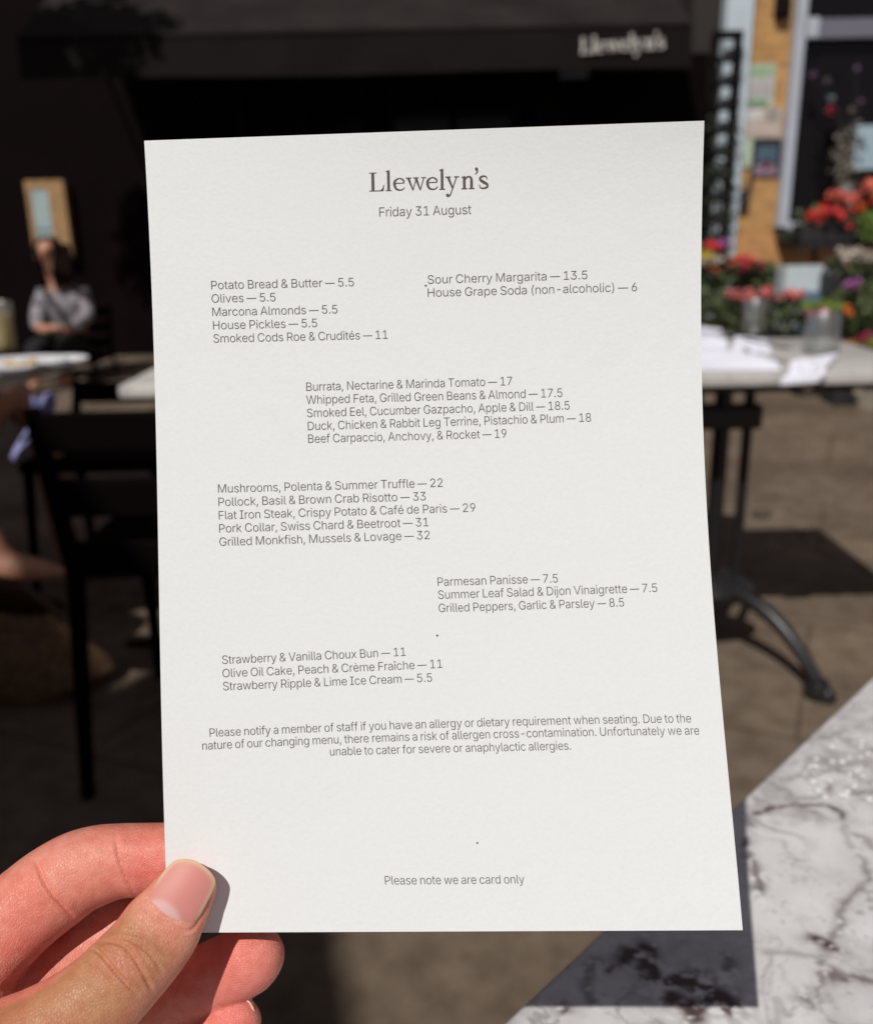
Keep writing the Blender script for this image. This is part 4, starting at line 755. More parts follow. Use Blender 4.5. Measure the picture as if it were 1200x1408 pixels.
# ================================================================== marble
def marble_mat(name, base, vein, scale, amount=1.0, rough=0.22, painted=False):
    m = bpy.data.materials.new(name); m.use_nodes = True
    nt = m.node_tree; N = nt.nodes; L = nt.links; b = N['Principled BSDF']
    b.inputs['Roughness'].default_value = rough; b.inputs['Specular IOR Level'].default_value = 0.45
    geo = N.new('ShaderNodeNewGeometry')
    mp = N.new('ShaderNodeMapping'); mp.inputs['Scale'].default_value = (scale,) * 3; mp.inputs['Rotation'].default_value = (0, 0, 0.6)
    L.new(geo.outputs['Position'], mp.inputs['Vector'])
    w = N.new('ShaderNodeTexNoise'); w.inputs['Scale'].default_value = 1.6; w.inputs['Detail'].default_value = 5
    L.new(mp.outputs[0], w.inputs['Vector'])
    ad = N.new('ShaderNodeVectorMath'); ad.operation = 'MULTIPLY_ADD'
    ad.inputs[1].default_value = (0.9, 0.9, 0.9); L.new(w.outputs['Color'], ad.inputs[0]); L.new(mp.outputs[0], ad.inputs[2])
    def veins(sc, width, off):
        n = N.new('ShaderNodeTexNoise'); n.inputs['Scale'].default_value = sc; n.inputs['Detail'].default_value = 4; n.inputs['Roughness'].default_value = 0.55
        o = N.new('ShaderNodeVectorMath'); o.operation = 'ADD'; o.inputs[1].default_value = (off, off * 2, off)
        L.new(ad.outputs[0], o.inputs[0]); L.new(o.outputs[0], n.inputs['Vector'])
        s = N.new('ShaderNodeMath'); s.operation = 'SUBTRACT'; s.inputs[1].default_value = 0.5; L.new(n.outputs['Fac'], s.inputs[0])
        a_ = N.new('ShaderNodeMath'); a_.operation = 'ABSOLUTE'; L.new(s.outputs[0], a_.inputs[0])
        r = N.new('ShaderNodeMapRange'); r.inputs['From Min'].default_value = 0; r.inputs['From Max'].default_value = width
        r.inputs['To Min'].default_value = 1; r.inputs['To Max'].default_value = 0; r.interpolation_type = 'SMOOTHSTEP'
        L.new(a_.outputs[0], r.inputs['Value']); return r.outputs[0]
    def mask(sc, lo, hi, off):
        n = N.new('ShaderNodeTexNoise'); n.inputs['Scale'].default_value = sc; n.inputs['Detail'].default_value = 3
        o = N.new('ShaderNodeVectorMath'); o.operation = 'ADD'; o.inputs[1].default_value = (off, off, off)
        L.new(mp.outputs[0], o.inputs[0]); L.new(o.outputs[0], n.inputs['Vector'])
        r = N.new('ShaderNodeMapRange'); r.inputs['From Min'].default_value = lo; r.inputs['From Max'].default_value = hi
        L.new(n.outputs['Fac'], r.inputs['Value']); return r.outputs[0]
    def mth(op, a, c):
        x = N.new('ShaderNodeMath'); x.operation = op; x.use_clamp = True
        for i, q in enumerate((a, c)):
            if isinstance(q, (int, float)): x.inputs[i].default_value = q
            else: L.new(q, x.inputs[i])
        return x.outputs[0]
    thin = mth('MULTIPLY', veins(1.3, 0.016, 3.1), mask(1.7, 0.40, 0.6, 9))
    broad = mth('MULTIPLY', mth('MULTIPLY', veins(0.9, 0.10, 7.7), 0.35), mask(1.3, 0.35, 0.7, 4))
    blot = mth('MULTIPLY', mth('MULTIPLY', mask(9.0, 0.52, 0.64, 1.5), mask(1.9, 0.50, 0.60, 14)), 0.8)
    speck = mth('MULTIPLY', mask(26.0, 0.66, 0.74, 5.5), 0.4)
    tot = mth('MULTIPLY', mth('MAXIMUM', mth('MAXIMUM', thin, blot), mth('ADD', broad, speck)), amount)
    if painted:
        at = N.new('ShaderNodeAttribute'); at.attribute_name = 'vein'
        tot = mth('MAXIMUM', at.outputs['Fac'], mth('MULTIPLY', tot, 0.55))
    cl = N.new('ShaderNodeTexNoise'); cl.inputs['Scale'].default_value = 2.2; cl.inputs['Detail'].default_value = 4; L.new(ad.outputs[0], cl.inputs['Vector'])
    rp = N.new('ShaderNodeValToRGB'); rp.color_ramp.elements[0].position = .35; rp.color_ramp.elements[1].position = .6
    rp.color_ramp.elements[0].color = (*[c * 0.78 for c in base], 1); rp.color_ramp.elements[1].color = (*base, 1)
    L.new(cl.outputs['Fac'], rp.inputs['Fac'])
    mx = N.new('ShaderNodeMix'); mx.data_type = 'RGBA'; L.new(tot, mx.inputs['Factor']); L.new(rp.outputs['Color'], mx.inputs['A'])
    mx.inputs['B'].default_value = (*vein, 1)
    L.new(mx.outputs['Result'], b.inputs['Base Color'])
    return m
IRON = mat('cast_iron', (0.012, 0.011, 0.012), rough=0.38, spec=0.5, bump=0.1, bscale=300)
MARBLE = marble_mat('veined_marble', (0.74, 0.725, 0.72), (0.085, 0.055, 0.05), 7.0, painted=True)
MARBLE_FAR = marble_mat('pale_marble', (0.60, 0.58, 0.55), (0.3, 0.27, 0.25), 4.0, 0.5, rough=0.35)

# near table: its edge runs diagonally away from us
A_, B_ = G(1200, 930, .75)[:2], G(690, 1408, .75)[:2]
ed = (A_ - B_) / np.linalg.norm(A_ - B_); en = np.array([ed[1], -ed[0]])
c0 = B_ - ed * 0.30; c1 = A_ + ed * 0.34; c2 = c1 + en * 0.70; c3 = c0 + en * 0.70
mid = (c0 + c1 + c2 + c3) / 4
nt_ = empty('cafe_table', (mid[0], mid[1], 0), 'white cafe table with dark veined marble top, close by under the menu card shadow', 'table')
Lx = float((c1 - c0) @ ed); Ly = 0.70
t0 = float((B_ - c0) @ ed)
tA = np.concatenate([[0.0, 0.0025], np.arange(0.006, t0 - 0.037, 0.004), np.arange(t0 - 0.035, t0 + 0.45, 0.0011), np.arange(t0 + 0.453, Lx - 0.005, 0.004), [Lx - 0.0025, Lx]])
tB = np.concatenate([[0.0, 0.0007, 0.0018], np.arange(0.0029, 0.25, 0.0011), np.arange(0.253, Ly - 0.005, 0.004), [Ly - 0.0025, Ly]])
TT, SS = np.meshgrid(tA, tB, indexing='xy')
XY = c0[None, None] + TT[..., None] * ed + SS[..., None] * en
def vnoise(x, y, s, seed):
    """smooth value noise"""
    rs = np.random.RandomState(seed); T = rs.rand(64, 64)
    u, v = x * s, y * s
    i, j = np.floor(u).astype(int), np.floor(v).astype(int)
    fu, fv = u - i, v - j; fu = fu * fu * (3 - 2 * fu); fv = fv * fv * (3 - 2 * fv)
    g = lambda a, c: T[a % 64, c % 64]
    return (g(i, j) * (1 - fu) + g(i + 1, j) * fu) * (1 - fv) + (g(i, j + 1) * (1 - fu) + g(i + 1, j + 1) * fu) * fv
def fbm(x, y, s, seed): return sum(vnoise(x, y, s * 2 ** k, seed + k) * 0.5 ** k for k in range(4)) / 1.875
X_, Y_ = XY[..., 0], XY[..., 1]
wxn = X_ + 0.010 * (fbm(X_, Y_, 60, 1) - .5) + 0.004 * (fbm(X_, Y_, 240, 31) - .5)
wyn = Y_ + 0.010 * (fbm(X_, Y_, 60, 9) - .5) + 0.004 * (fbm(X_, Y_, 240, 47) - .5)
vein = np.zeros_like(X_)
rough_ = fbm(X_, Y_, 330, 77)
def paint(pts, w, amp, breakup=0.0):
    """a vein of the stone along points read off the photograph, in the table's own plane; w in mm"""
    global vein
    Q = spline([G(px, py, .75)[:2] for px, py in pts], 4) if len(pts) > 2 else np.array([G(px, py, .75)[:2] for px, py in pts])
    dm = np.full(X_.shape, 9.0)
    for a, q in zip(Q[:-1], Q[1:]):
        e = q - a; l2 = float(e @ e) + 1e-12
        t = np.clip(((wxn - a[0]) * e[0] + (wyn - a[1]) * e[1]) / l2, 0, 1)
        dm = np.minimum(dm, np.hypot(wxn - a[0] - t * e[0], wyn - a[1] - t * e[1]))
    ww = w * 0.0019 * (0.3 + 1.5 * fbm(X_, Y_, 90, 5))
    k = amp * np.exp(-(dm / ww) ** 2) + amp * 0.30 * np.exp(-(dm / (ww * 4.5)) ** 2) * (0.4 + 1.2 * fbm(X_, Y_, 130, 21))
    if breakup: k = k * np.clip((rough_ - 0.5 + (1 - breakup) * .3) * 7 + .3, 0, 1)
    vein = np.maximum(vein, k * (0.66 if (G(*pts[0], .75)[0] > .18 and pts[0][0] > 1040) else 1.0))
for pts, w, amp, br in (
    ([(1042, 1117), (1067, 1112), (1100, 1106), (1133, 1107), (1152, 1114), (1163, 1127)], .9, .75, .2), ([(1042, 1100), (1075, 1095), (1117, 1095), (1142, 1087)], .8, .4, .3),
    ([(1192, 1183), (1196, 1204), (1179, 1225), (1160, 1246), (1152, 1267), (1142, 1292), (1131, 1321), (1123, 1346), (1121, 1367)], 1.1, .8, .3),
    ([(1121, 1290), (1130, 1293), (1140, 1299)], 1.6, .9, .4), ([(1142, 1342), (1171, 1342), (1200, 1348), (1240, 1360)], 1.1, .6, .3), ([(1050, 1308), (1083, 1312), (1117, 1319), (1137, 1317)], 1.2, .38, 0),
    ([(1133, 1085), (1150, 1079), (1171, 1090), (1192, 1090), (1215, 1105)], 2.4, .8, .9), ([(1110, 1067), (1133, 1056), (1154, 1058)], 1.8, .65, .8),
    ([(1117, 1021), (1150, 1015), (1183, 1025), (1205, 1035)], 3.2, .6, .7), ([(1137, 1012), (1179, 1002), (1215, 1000)], 2.6, .6, .7), ([(1185, 1150), (1200, 1160), (1220, 1175)], 1.4, .7, .4),
    ([(1160, 1120), (1170, 1150), (1178, 1170), (1192, 1183)], 1.2, .5, .6), ([(905, 1354), (930, 1348), (954, 1346), (972, 1354), (990, 1367), (1008, 1381)], 2.6, 1.0, .75), ([(955, 1352), (965, 1370), (975, 1378)], 3.0, 1.0, .8),
    ([(858, 1322), (868, 1318), (878, 1320)], 2.2, .95, .5), ([(896, 1308), (900, 1320), (898, 1336), (890, 1330)], 2.2, .95, .5), ([(918, 1380), (924, 1376)], 1.8, .9, .4), ([(940, 1388), (952, 1394), (962, 1390)], 1.8, .9, .7),
    ([(835, 1332), (841, 1329)], 1.2, .7, .3), ([(996, 1314), (995, 1330)], 1.6, .6, .5), ([(818, 1318), (812, 1350), (819, 1379)], 1.6, .5, .5), ([(1029, 1175), (1034, 1200), (1033, 1237)], 1.6, .6, .6), ([(1025, 1156), (1025, 1160)], 1.0, .8, 0), ([(1030, 1120), (1032, 1135)], 1.3, .6, .4),
    ([(1105, 1372), (1110, 1380)], 1.7, .6, .3), ([(764, 1383), (776, 1384)], 1.3, .9, .3), ([(905, 1405), (915, 1408)], 1.4, .5, .4), ([(1080, 1181), (1074, 1180)], 1.2, .35, .3), ([(1098, 1205), (1106, 1210)], 1.4, .25, .5),
    ([(1060, 1160), (1100, 1190), (1150, 1205)], 5.0, .10, .3), ([(1050, 1230), (1090, 1260), (1120, 1290)], 5.0, .12, .3), ([(1150, 940), (1180, 960), (1215, 975)], 3.0, .35, .6), ([(1150, 1130), (1180, 1190)], 6.0, .12, 0)):
    paint(pts, w, amp, br)
vein = np.maximum(vein, 0.34 * np.clip((fbm(X_ * .8 + Y_ * .5, Y_ * 1.3 - X_ * .4, 24, 15) - .48) * 4, 0, 1) * (0.35 + rough_))
vein = np.maximum(vein, 0.5 * np.clip((fbm(X_, Y_, 420, 61) - .66) * 12, 0, 1) * np.clip((fbm(X_, Y_, 45, 63) - .42) * 6, 0, 1))
for s_, sd_, wd_, am_ in ((11, 101, .034, .55), (21, 131, .034, .46), (40, 171, .038, .32)):     # smoky secondary veining
    f0 = fbm(X_ * 1.0 + .25 * fbm(X_, Y_, 9, 5) + .03 * (fbm(X_, Y_, 50, 6) - .5), Y_ + .25 * fbm(X_, Y_, 9, 7) + .03 * (fbm(X_, Y_, 50, 8) - .5), s_, sd_)
    mk_ = np.clip((fbm(X_, Y_, s_ * .8, sd_ + 9) - .40) * 5, 0, 1)
    vein = np.maximum(vein, am_ * mk_ * np.exp(-((f0 - .5) / wd_) ** 2) * (.4 + rough_))
na_, nb_ = len(tA), len(tB)
edge_drop = np.where((TT < .001) | (TT > Lx - .001) | (SS < .0001) | (SS > Ly - .001), 0.0022, np.where(SS < .001, 0.0007, 0.0))
vs = [(x, y, .75 - e) for x, y, e in zip(X_.ravel(), Y_.ravel(), edge_drop.ravel())]
fs = [(j * na_ + i, j * na_ + i + 1, (j + 1) * na_ + i + 1, (j + 1) * na_ + i) for j in range(nb_ - 1) for i in range(na_ - 1)]
ring = [i for i in range(na_)] + [j * na_ + na_ - 1 for j in range(1, nb_)] + [(nb_ - 1) * na_ + i for i in range(na_ - 2, -1, -1)] + [j * na_ for j in range(nb_ - 2, 0, -1)]
n0 = len(vs)
vs += [(vs[i][0], vs[i][1], .728) for i in ring]
m0 = len(ring)
fs += [(ring[k], ring[(k + 1) % m0], n0 + (k + 1) % m0, n0 + k) for k in range(m0)] + [tuple(range(n0, n0 + m0))]
top_ = MB(); top_.v = vs; top_.f = fs
top_ = top_.build('table_top', MARBLE, nt_, smooth=True)
at_ = top_.data.attributes.new('vein', 'FLOAT', 'POINT')
vv_ = np.zeros(len(top_.data.vertices)); vv_[:n0] = np.clip(vein, 0, 1).ravel()
at_.data.foreach_set('value', vv_)

def arched_leg(hub, foot, rise=0.5):
    h, f = np.array(hub, float), np.array(foot, float)
    pts = []
    for k in range(13):
        t = k / 12
        q = h * (1 - t) + f * t
        q[2] = f[2] + 0.035 + (h[2] - f[2] - 0.035) * (1 - t ** (1.9 + rise)) 
        pts.append(q)
    return pts
def iron_base(parent, x, y, htop, feet, w=0.075, rot=0.0, rods=3):
    cz, sz = math.cos(rot), math.sin(rot)
    loc = lambda a, b, z: (x + a * cz - b * sz, y + a * sz + b * cz, z)
    MB().box(loc(0, 0, htop - 0.012), (0.30, 0.30, 0.012), rot, 0.003).build('mounting_plate', IRON, parent)
    for k in range(rods):
        a = (k - (rods - 1) / 2) * w
        r = 0.020 if rods == 3 and k == 1 else 0.0125
        MB().tube([loc(a, 0, 0.21), loc(a, 0, htop - 0.02)], r, 16).build('column', IRON, parent, smooth=True)
    MB().box(loc(0, 0, htop - 0.11), (w * 2 + 0.06, 0.045, 0.06), rot, 0.01).build('collar', IRON, parent)
    MB().lathe(loc(0, 0, 0.145), [(0.02, 0), (0.075, 0.01), (0.085, 0.035), (0.06, 0.06), (0.035, 0.075)], 24, 1.3).build('hub', IRON, parent, smooth=True)
    for fx, fy in feet:
        d = np.array([fx - x, fy - y]); d /= np.linalg.norm(d)
        hp = (x + d[0] * 0.05, y + d[1] * 0.05, 0.185)
        lg = MB(); lg.tube(arched_leg(hp, (fx, fy, 0)), [0.021 - 0.006 * k / 12 for k in range(13)], 14)
        lg = lg.build('leg', IRON, parent, smooth=True)
        pw = MB()
        pw.lathe((fx, fy, 0), [(0.020, 0), (0.030, 0.006), (0.031, 0.025), (0.022, 0.045), (0.006, 0.052)], 16, 1.0)
        pw.lathe((fx + d[0] * 0.026, fy + d[1] * 0.026, 0), [(0.012, 0), (0.019, 0.006), (0.019, 0.02), (0.010, 0.032)], 12)
        pw.build('foot', IRON, lg, smooth=True)
cx, cy = mid
iron_base(nt_, cx, cy, 0.728, [(cx + .25 * math.cos(a), cy + .25 * math.sin(a)) for a in (0.0, 1.5708, 3.1416, 4.712)], rods=1)

# water drops on the near table
def clear_mat(name, tint=(0.97, 0.985, 0.98), ior=1.45, rough=0.02, more=0.0):
    """thin clear glass or water: mostly see-through, mirror-like towards the rim"""
    m = bpy.data.materials.new(name); m.use_nodes = True
    nt = m.node_tree; N = nt.nodes; L = nt.links
    N.remove(N['Principled BSDF'])
    t = N.new('ShaderNodeBsdfTransparent'); t.inputs['Color'].default_value = (*tint, 1)
    g = N.new('ShaderNodeBsdfGlossy'); g.inputs['Roughness'].default_value = rough
    lw = N.new('ShaderNodeLayerWeight'); lw.inputs['Blend'].default_value = 0.5
    pw = N.new('ShaderNodeMath'); pw.operation = 'POWER'; pw.inputs[1].default_value = 3.5
    ad = N.new('ShaderNodeMath'); ad.operation = 'MULTIPLY_ADD'; ad.use_clamp = True; ad.inputs[1].default_value = 0.6; ad.inputs[2].default_value = more
    mx = N.new('ShaderNodeMixShader')
    L.new(lw.outputs['Facing'], pw.inputs[0]); L.new(pw.outputs[0], ad.inputs[0])
    L.new(ad.outputs[0], mx.inputs[0]); L.new(t.outputs[0], mx.inputs[1]); L.new(g.outputs[0], mx.inputs[2])
    L.new(mx.outputs[0], N['Material Output'].inputs['Surface'])
    return m
WHITE_DROP = mat('water', (0.80, 0.80, 0.82), rough=0.07, spec=1.0, coat=1.0)  # white base colour paints the sparkle of clear drops
mb = MB()
for k in range(46):
    q = G(rnd.uniform(1110, 1230), rnd.uniform(1015, 1100), .75)
    r = rnd.choice((0.0009, 0.0012, 0.0015, 0.0018))
    mb.lathe((q[0], q[1], 0.7503), [(r, 0), (r * .92, r * .25), (r * .65, r * .45), (r * .3, r * .55), (0.0, r * .58)], 12)
tag(mb.build('water_drops', WHITE_DROP, smooth=True), 'tiny water drops, their sparkle painted white, scattered on the close marble table', 'water drops', kind='stuff')

# ================================================================== far marble tables with napkins and glasses
def slab_table(name, x0, x1, y0, y1, label, thick=0.026):
    t = empty(name, ((x0 + x1) / 2, (y0 + y1) / 2, 0), label, 'table')
    MB().box(((x0 + x1) / 2, (y0 + y1) / 2, 0.75 - thick / 2), (x1 - x0, y1 - y0, thick), 0, 0.004).build('table_top', MARBLE_FAR, t, smooth=True)
    return t
yF, yB = 1.905, 2.50
ft = slab_table('bistro_table', -0.665, 1.08, yF, yB, 'long marble bistro table laid with folded napkins, on black cast iron trestle legs')
iron_base(ft, 0.685, 2.13, 0.724, [(0.872, 1.875), (0.56, 1.92), (0.82, 2.50), (0.55, 2.46)], 0.062)
iron_base(ft, -0.42, 2.20, 0.724, [(-0.25, 1.96), (-0.58, 1.96), (-0.26, 2.46), (-0.58, 2.46)], 0.062)
BEIGE = mat('beige_wood', (0.42, 0.36, 0.28), rough=0.6, var=0.15, scale=40)
for lx in (0.795, 0.905):
    MB().box((lx, yF + 0.03, 0.711), (0.022, 0.03, 0.024), 0, 0.003).build('stub', BEIGE, ft)
MB().box((0.70, yF + 0.05, 0.713), (0.70, 0.02, 0.02), 0, 0.003).build('dark_bar', IRON, ft)  # dark bar below the front edge of the top

LINEN = mat('white_linen', (0.74, 0.745, 0.83), rough=0.85, var=0.04, scale=120, bump=0.2, bscale=1500)
def napkin(corners, folds, name, label, drop=None, seed=1):
    """a folded cloth: a grid between four corners with soft ridges along it"""
    r_ = random.Random(seed)
    n, m = 22, 16
    C4 = [np.array(c, float) for c in corners]
    ph = r_.uniform(0, 6)
    top, bot = [], []
    for j in range(m + 1):
        for i in range(n + 1):
            u, v = i / n, j / m
            p = (C4[0] * (1 - u) + C4[1] * u) * (1 - v) + (C4[3] * (1 - u) + C4[2] * u) * v
            h = 0.008 + 0.62 * folds * (0.5 + 0.5 * math.sin(ph + u * 7 + v * 3)) * math.sin(math.pi * min(1, v * 1.05)) + 0.004 * math.sin(ph * 2 + v * 17 + u * 2)
            z = 0.753
            if drop and p[1] < yF:
                over = yF - p[1]
                z -= over * drop; 
                p = np.array([p[0], yF - 0.012 - over * 0.25])
            top.append((p[0], p[1], z + max(0.003, h))); bot.append((p[0], p[1], z - 0.001 if p[1] >= yF else z - 0.001))
    N_ = len(top); ix = lambda i, j: j * (n + 1) + i
    fs = []
    for j in range(m):
        for i in range(n):
            q = (ix(i, j), ix(i + 1, j), ix(i + 1, j + 1), ix(i, j + 1)); fs.append(q); fs.append(tuple(N_ + k for k in q[::-1]))
    for i in range(n):
        for j in (0, m): fs.append((ix(i, j), ix(i + 1, j), N_ + ix(i + 1, j), N_ + ix(i, j)))
    for j in range(m):
        for i in (0, n): fs.append((ix(i, j), ix(i, j + 1), N_ + ix(i, j + 1), N_ + ix(i, j)))
    mb = MB(); mb.add(top + bot, fs)
    o = mb.build(name, LINEN, smooth=True, loc=(sum(c[0] for c in C4) / 4, sum(c[1] for c in C4) / 4, 0.753))
    return tag(o, label, 'napkin', 'napkins on the far tables')
g2 = lambda x, y: G(x, y, .755)[:2]
napkin([g2(915, 507), g2(1072, 508), g2(1035, 490), g2(920, 482)], 0.020, 'napkin', 'wide crumpled white napkin along the front edge of the far table', seed=3)
napkin([g2(1080, 515), g2(1130, 513), g2(1152, 491), g2(1088, 500)], 0.016, 'napkin', 'small white napkin curling at the table edge before the tall tumbler', drop=0.5, seed=5)
napkin([g2(915, 476), g2(1000, 480), g2(990, 455), g2(920, 452)], 0.032, 'napkin', 'puffed white napkin beside the short tumbler at the back of the table', seed=8)
napkin([g2(1005, 482), g2(1060, 484), g2(1050, 468), g2(1010, 466)], 0.014, 'napkin', 'small folded white napkin in front of the short tumbler', seed=11)
STEEL = mat('steel', (0.35, 0.35, 0.37), rough=0.25, metal=1.0)
def cutlery(p0, p1, kind, label):
    a, b = np.array([*g2(*p0), 0.788]), np.array([*g2(*p1), 0.784])
    d = b - a
    mb = MB()
    mb.tube([a + d * t for t in (0, .08, .3, .55, .62)], [0.004, 0.0065, 0.005, 0.0035, 0.003], 10, flat=0.5)
    if kind == 'knife':
        mb.tube([a + d * t for t in (.62, .66, .8, .95, 1.0)], [0.003, 0.008, 0.009, 0.007, 0.001], 10, flat=0.25)
    else:
        mb.tube([a + d * t for t in (.62, .72, .80)], [0.003, 0.008, 0.011], 10, flat=0.3)
        s = np.cross(d, (0, 0, 1)); s /= np.linalg.norm(s)
        for k in (-1.5, -.5, .5, 1.5):
            mb.tube([a + d * .79 + s * 0.006 * k, a + d * 1.0 + s * 0.0055 * k], [0.0022, 0.0012], 6)
    tag(mb.build(kind, STEEL, smooth=True, loc=a), label, 'cutlery')
cutlery((1020, 484), (1085, 498), 'knife', 'steel knife lying on the folded napkin nearest the tall tumbler')
cutlery((930, 470), (1010, 476), 'fork', 'steel fork lying across the puffed napkin at the table back')
GLASS = clear_mat('clear_glass', (0.95, 0.96, 0.955), 1.5, 0.36, 0.17)
def tumbler(x, y, r0, r1, h, label, group, fill_=None, fm=None, cat='glass'):
    w = 0.0028
    prof = [(0.0001, 0.0), (r0 * .9, 0.0), (r0, 0.004), ((r0 * .4 + r1 * .6), h * .55), (r1, h - .002), (r1 - w / 2, h), (r1 - w, h - .002), ((r0 * .4 + r1 * .6) - w, h * .55), (r0 - w, 0.012), (0.0001, 0.010)]
    t = tag(MB().lathe((x, y, 0.7515), prof, 40).build('drinking_glass', GLASS, smooth=True, loc=(x, y, .7515)), label, cat, group)
    if fill_:
        MB().lathe((x, y, 0.7515), [(0.0001, .0125), (r0 - w - .0008, .0125), ((r0 + r1) / 2 - w - .0012, fill_), (0.0001, fill_)], 32).build('drink', fm, t, smooth=True)
    return t
p = G(1035, 457, .7515); tumbler(p[0], p[1], 0.030, 0.036, 0.092, 'short clear tumbler on the far table between napkins and flowers', 'tumblers on the far tables')
p = G(1127, 486, .7515); tumbler(p[0], p[1], 0.043, 0.038, 0.098, 'taller wide based clear tumbler standing near the table corner', 'tumblers on the far tables')

# ================================================================== the restaurant front (black) with its awning
BLACK = mat('black_paint', (0.0036, 0.0013, 0.0017), rough=0.75, var=0.2, scale=3, spec=0.06)
BLACK2 = mat('black_trim', (0.0065, 0.005, 0.005), rough=0.6, spec=0.08)
DARKGLASS = mat('dark_glass', (0.003, 0.003, 0.0035), rough=0.12, spec=0.12)
rb = empty('restaurant_front', (-1.5, 8.2, 0), 'black painted restaurant front behind the awning', 'building')
MB().box((-2.2, 8.7, 2.6), (8.2, 1.0, 5.2)).build('wall', BLACK, rb)
for wx0, wx1 in ((-1.6, -0.5), (-0.35, 0.75)):
    fr = MB(); xm = (wx0 + wx1) / 2
    fr.box((xm, 8.16, 0.85), (wx1 - wx0, 0.07, 0.08)).box((xm, 8.16, 2.35), (wx1 - wx0, 0.07, 0.08))
    for xx in (wx0 + .04, xm, wx1 - .04): fr.box((xx, 8.16, 1.60), (0.06, 0.06, 1.42))
    f0 = fr.build('window', BLACK2, rb)
    MB().box((xm, 8.185, 1.6), (wx1 - wx0 - .1, 0.02, 1.4)).build('pane', DARKGLASS, f0)
dr = MB().box((1.3, 8.165, 1.06), (0.85, 0.06, 2.12), 0, .004).build('door', BLACK2, rb)
MB().tube([(0.98, 8.09, .9), (0.98, 8.09, 1.3)], 0.012).build('handle', STEEL, dr)

AWN = mat('black_canvas', (0.021, 0.0165, 0.0165), rough=0.95, var=0.22, scale=2.6, bump=0.2, bscale=500, spec=0.1)
AWN2 = mat('black_valance', (0.0105, 0.0080, 0.0080), rough=0.95, var=0.15, scale=2.6, bump=0.2, bscale=500, spec=0.1)
aw = empty('awning', (-.1, 6.8, 2.05), 'wide black canvas awning with white lettering on its valance', 'awning')
ax0, ax1 = -2.75, 1.78
n = 40
top = MB(); v1, f1 = [], []
for off in (0, -0.006):
    for j in range(9):
        t = j / 8
        for i in range(n + 1):
            x = ax0 + (ax1 - ax0) * i / n
            sag = -0.035 * math.sin(math.pi * t) * (0.6 + 0.4 * math.cos(i * 0.95))
            v1.append((x, 6.8 + 1.36 * t, 2.325 + 0.88 * t + sag + off + 0.006 * math.sin(i * 1.7 + j)))
m_ = 9 * (n + 1)
for j in range(8):
    for i in range(n):
        q = (j * (n + 1) + i, j * (n + 1) + i + 1, (j + 1) * (n + 1) + i + 1, (j + 1) * (n + 1) + i)
        f1.append(q); f1.append(tuple(k + m_ for k in q[::-1]))
top.add(v1, f1).build('canopy', AWN, aw, smooth=True)
val = MB(); v1, f1 = [], []
zt = lambda x: 2.30 + 0.008 * math.sin(x * 2)
for off in (0, 0.004):
    for j in range(7):
        for i in range(n * 2 + 1):
            x = ax0 + (ax1 - ax0) * i / (2 * n)
            v1.append((x, 6.79 + off + 0.010 * math.sin(i * 0.55) * j / 6 - 0.004 * j, zt(x) - 0.25 * j / 6))
m_ = 7 * (2 * n + 1)
for j in range(6):
    for i in range(2 * n):
        w_ = 2 * n + 1
        q = (j * w_ + i, j * w_ + i + 1, (j + 1) * w_ + i + 1, (j + 1) * w_ + i)
        f1.append(q); f1.append(tuple(k + m_ for k in q[::-1]))
vo_ = val.add(v1, f1).build('valance', AWN2, aw, smooth=True)
MB().tube([(ax0, 6.80, 2.312), (ax1, 6.80, 2.312)], 0.017, 12).build('front_rail', BLACK2, aw)
for xx in (ax0 + .02, ax1 - .02):
    MB().tube([(xx, 6.82, 2.31), (xx, 8.15, 2.55)], 0.012, 8).build('folding_arm', BLACK2, aw)
WHITE = mat('white_print', (0.80, 0.76, 0.72), rough=0.7)
sa, sb = Y(798, 73, 6.74), Y(913, 66, 6.74)
sc_ = (sb[0] - sa[0]) / 890.0
def _sign(x, y, k):
    t = (x - 155) / 888
    return (sa[0] + (x - 155) * sc_, 6.742 - 0.0002 * k, sa[2] * (1 - t) + sb[2] * t + y * sc_ * 1.05)
sg_ = heading_mesh(_sign).build('sign_lettering', WHITE, vo_)
sd = sg_.modifiers.new('t', 'SOLIDIFY'); sd.thickness = 0.004
# small blue plaque hanging under the awning
p0 = Y(789, 97, 7.2)
mb = MB().box((p0[0], 7.2, p0[2]), (0.21, 0.015, 0.10), 0, .003)
bs = tag(mb.build('hanging_sign', mat('slate_blue', (0.14, 0.18, 0.26), rough=0.5, var=.1), loc=(p0[0], 7.2, p0[2])), 'small slate blue sign hanging below the awning near its lettering', 'sign')
MB().tube([(p0[0] - .08, 7.2, p0[2] + .05), (p0[0] - .08, 7.2, 2.62)], .003, 6).tube([(p0[0] + .08, 7.2, p0[2] + .05), (p0[0] + .08, 7.2, 2.62)], .003, 6).build('cord', BLACK2, bs)

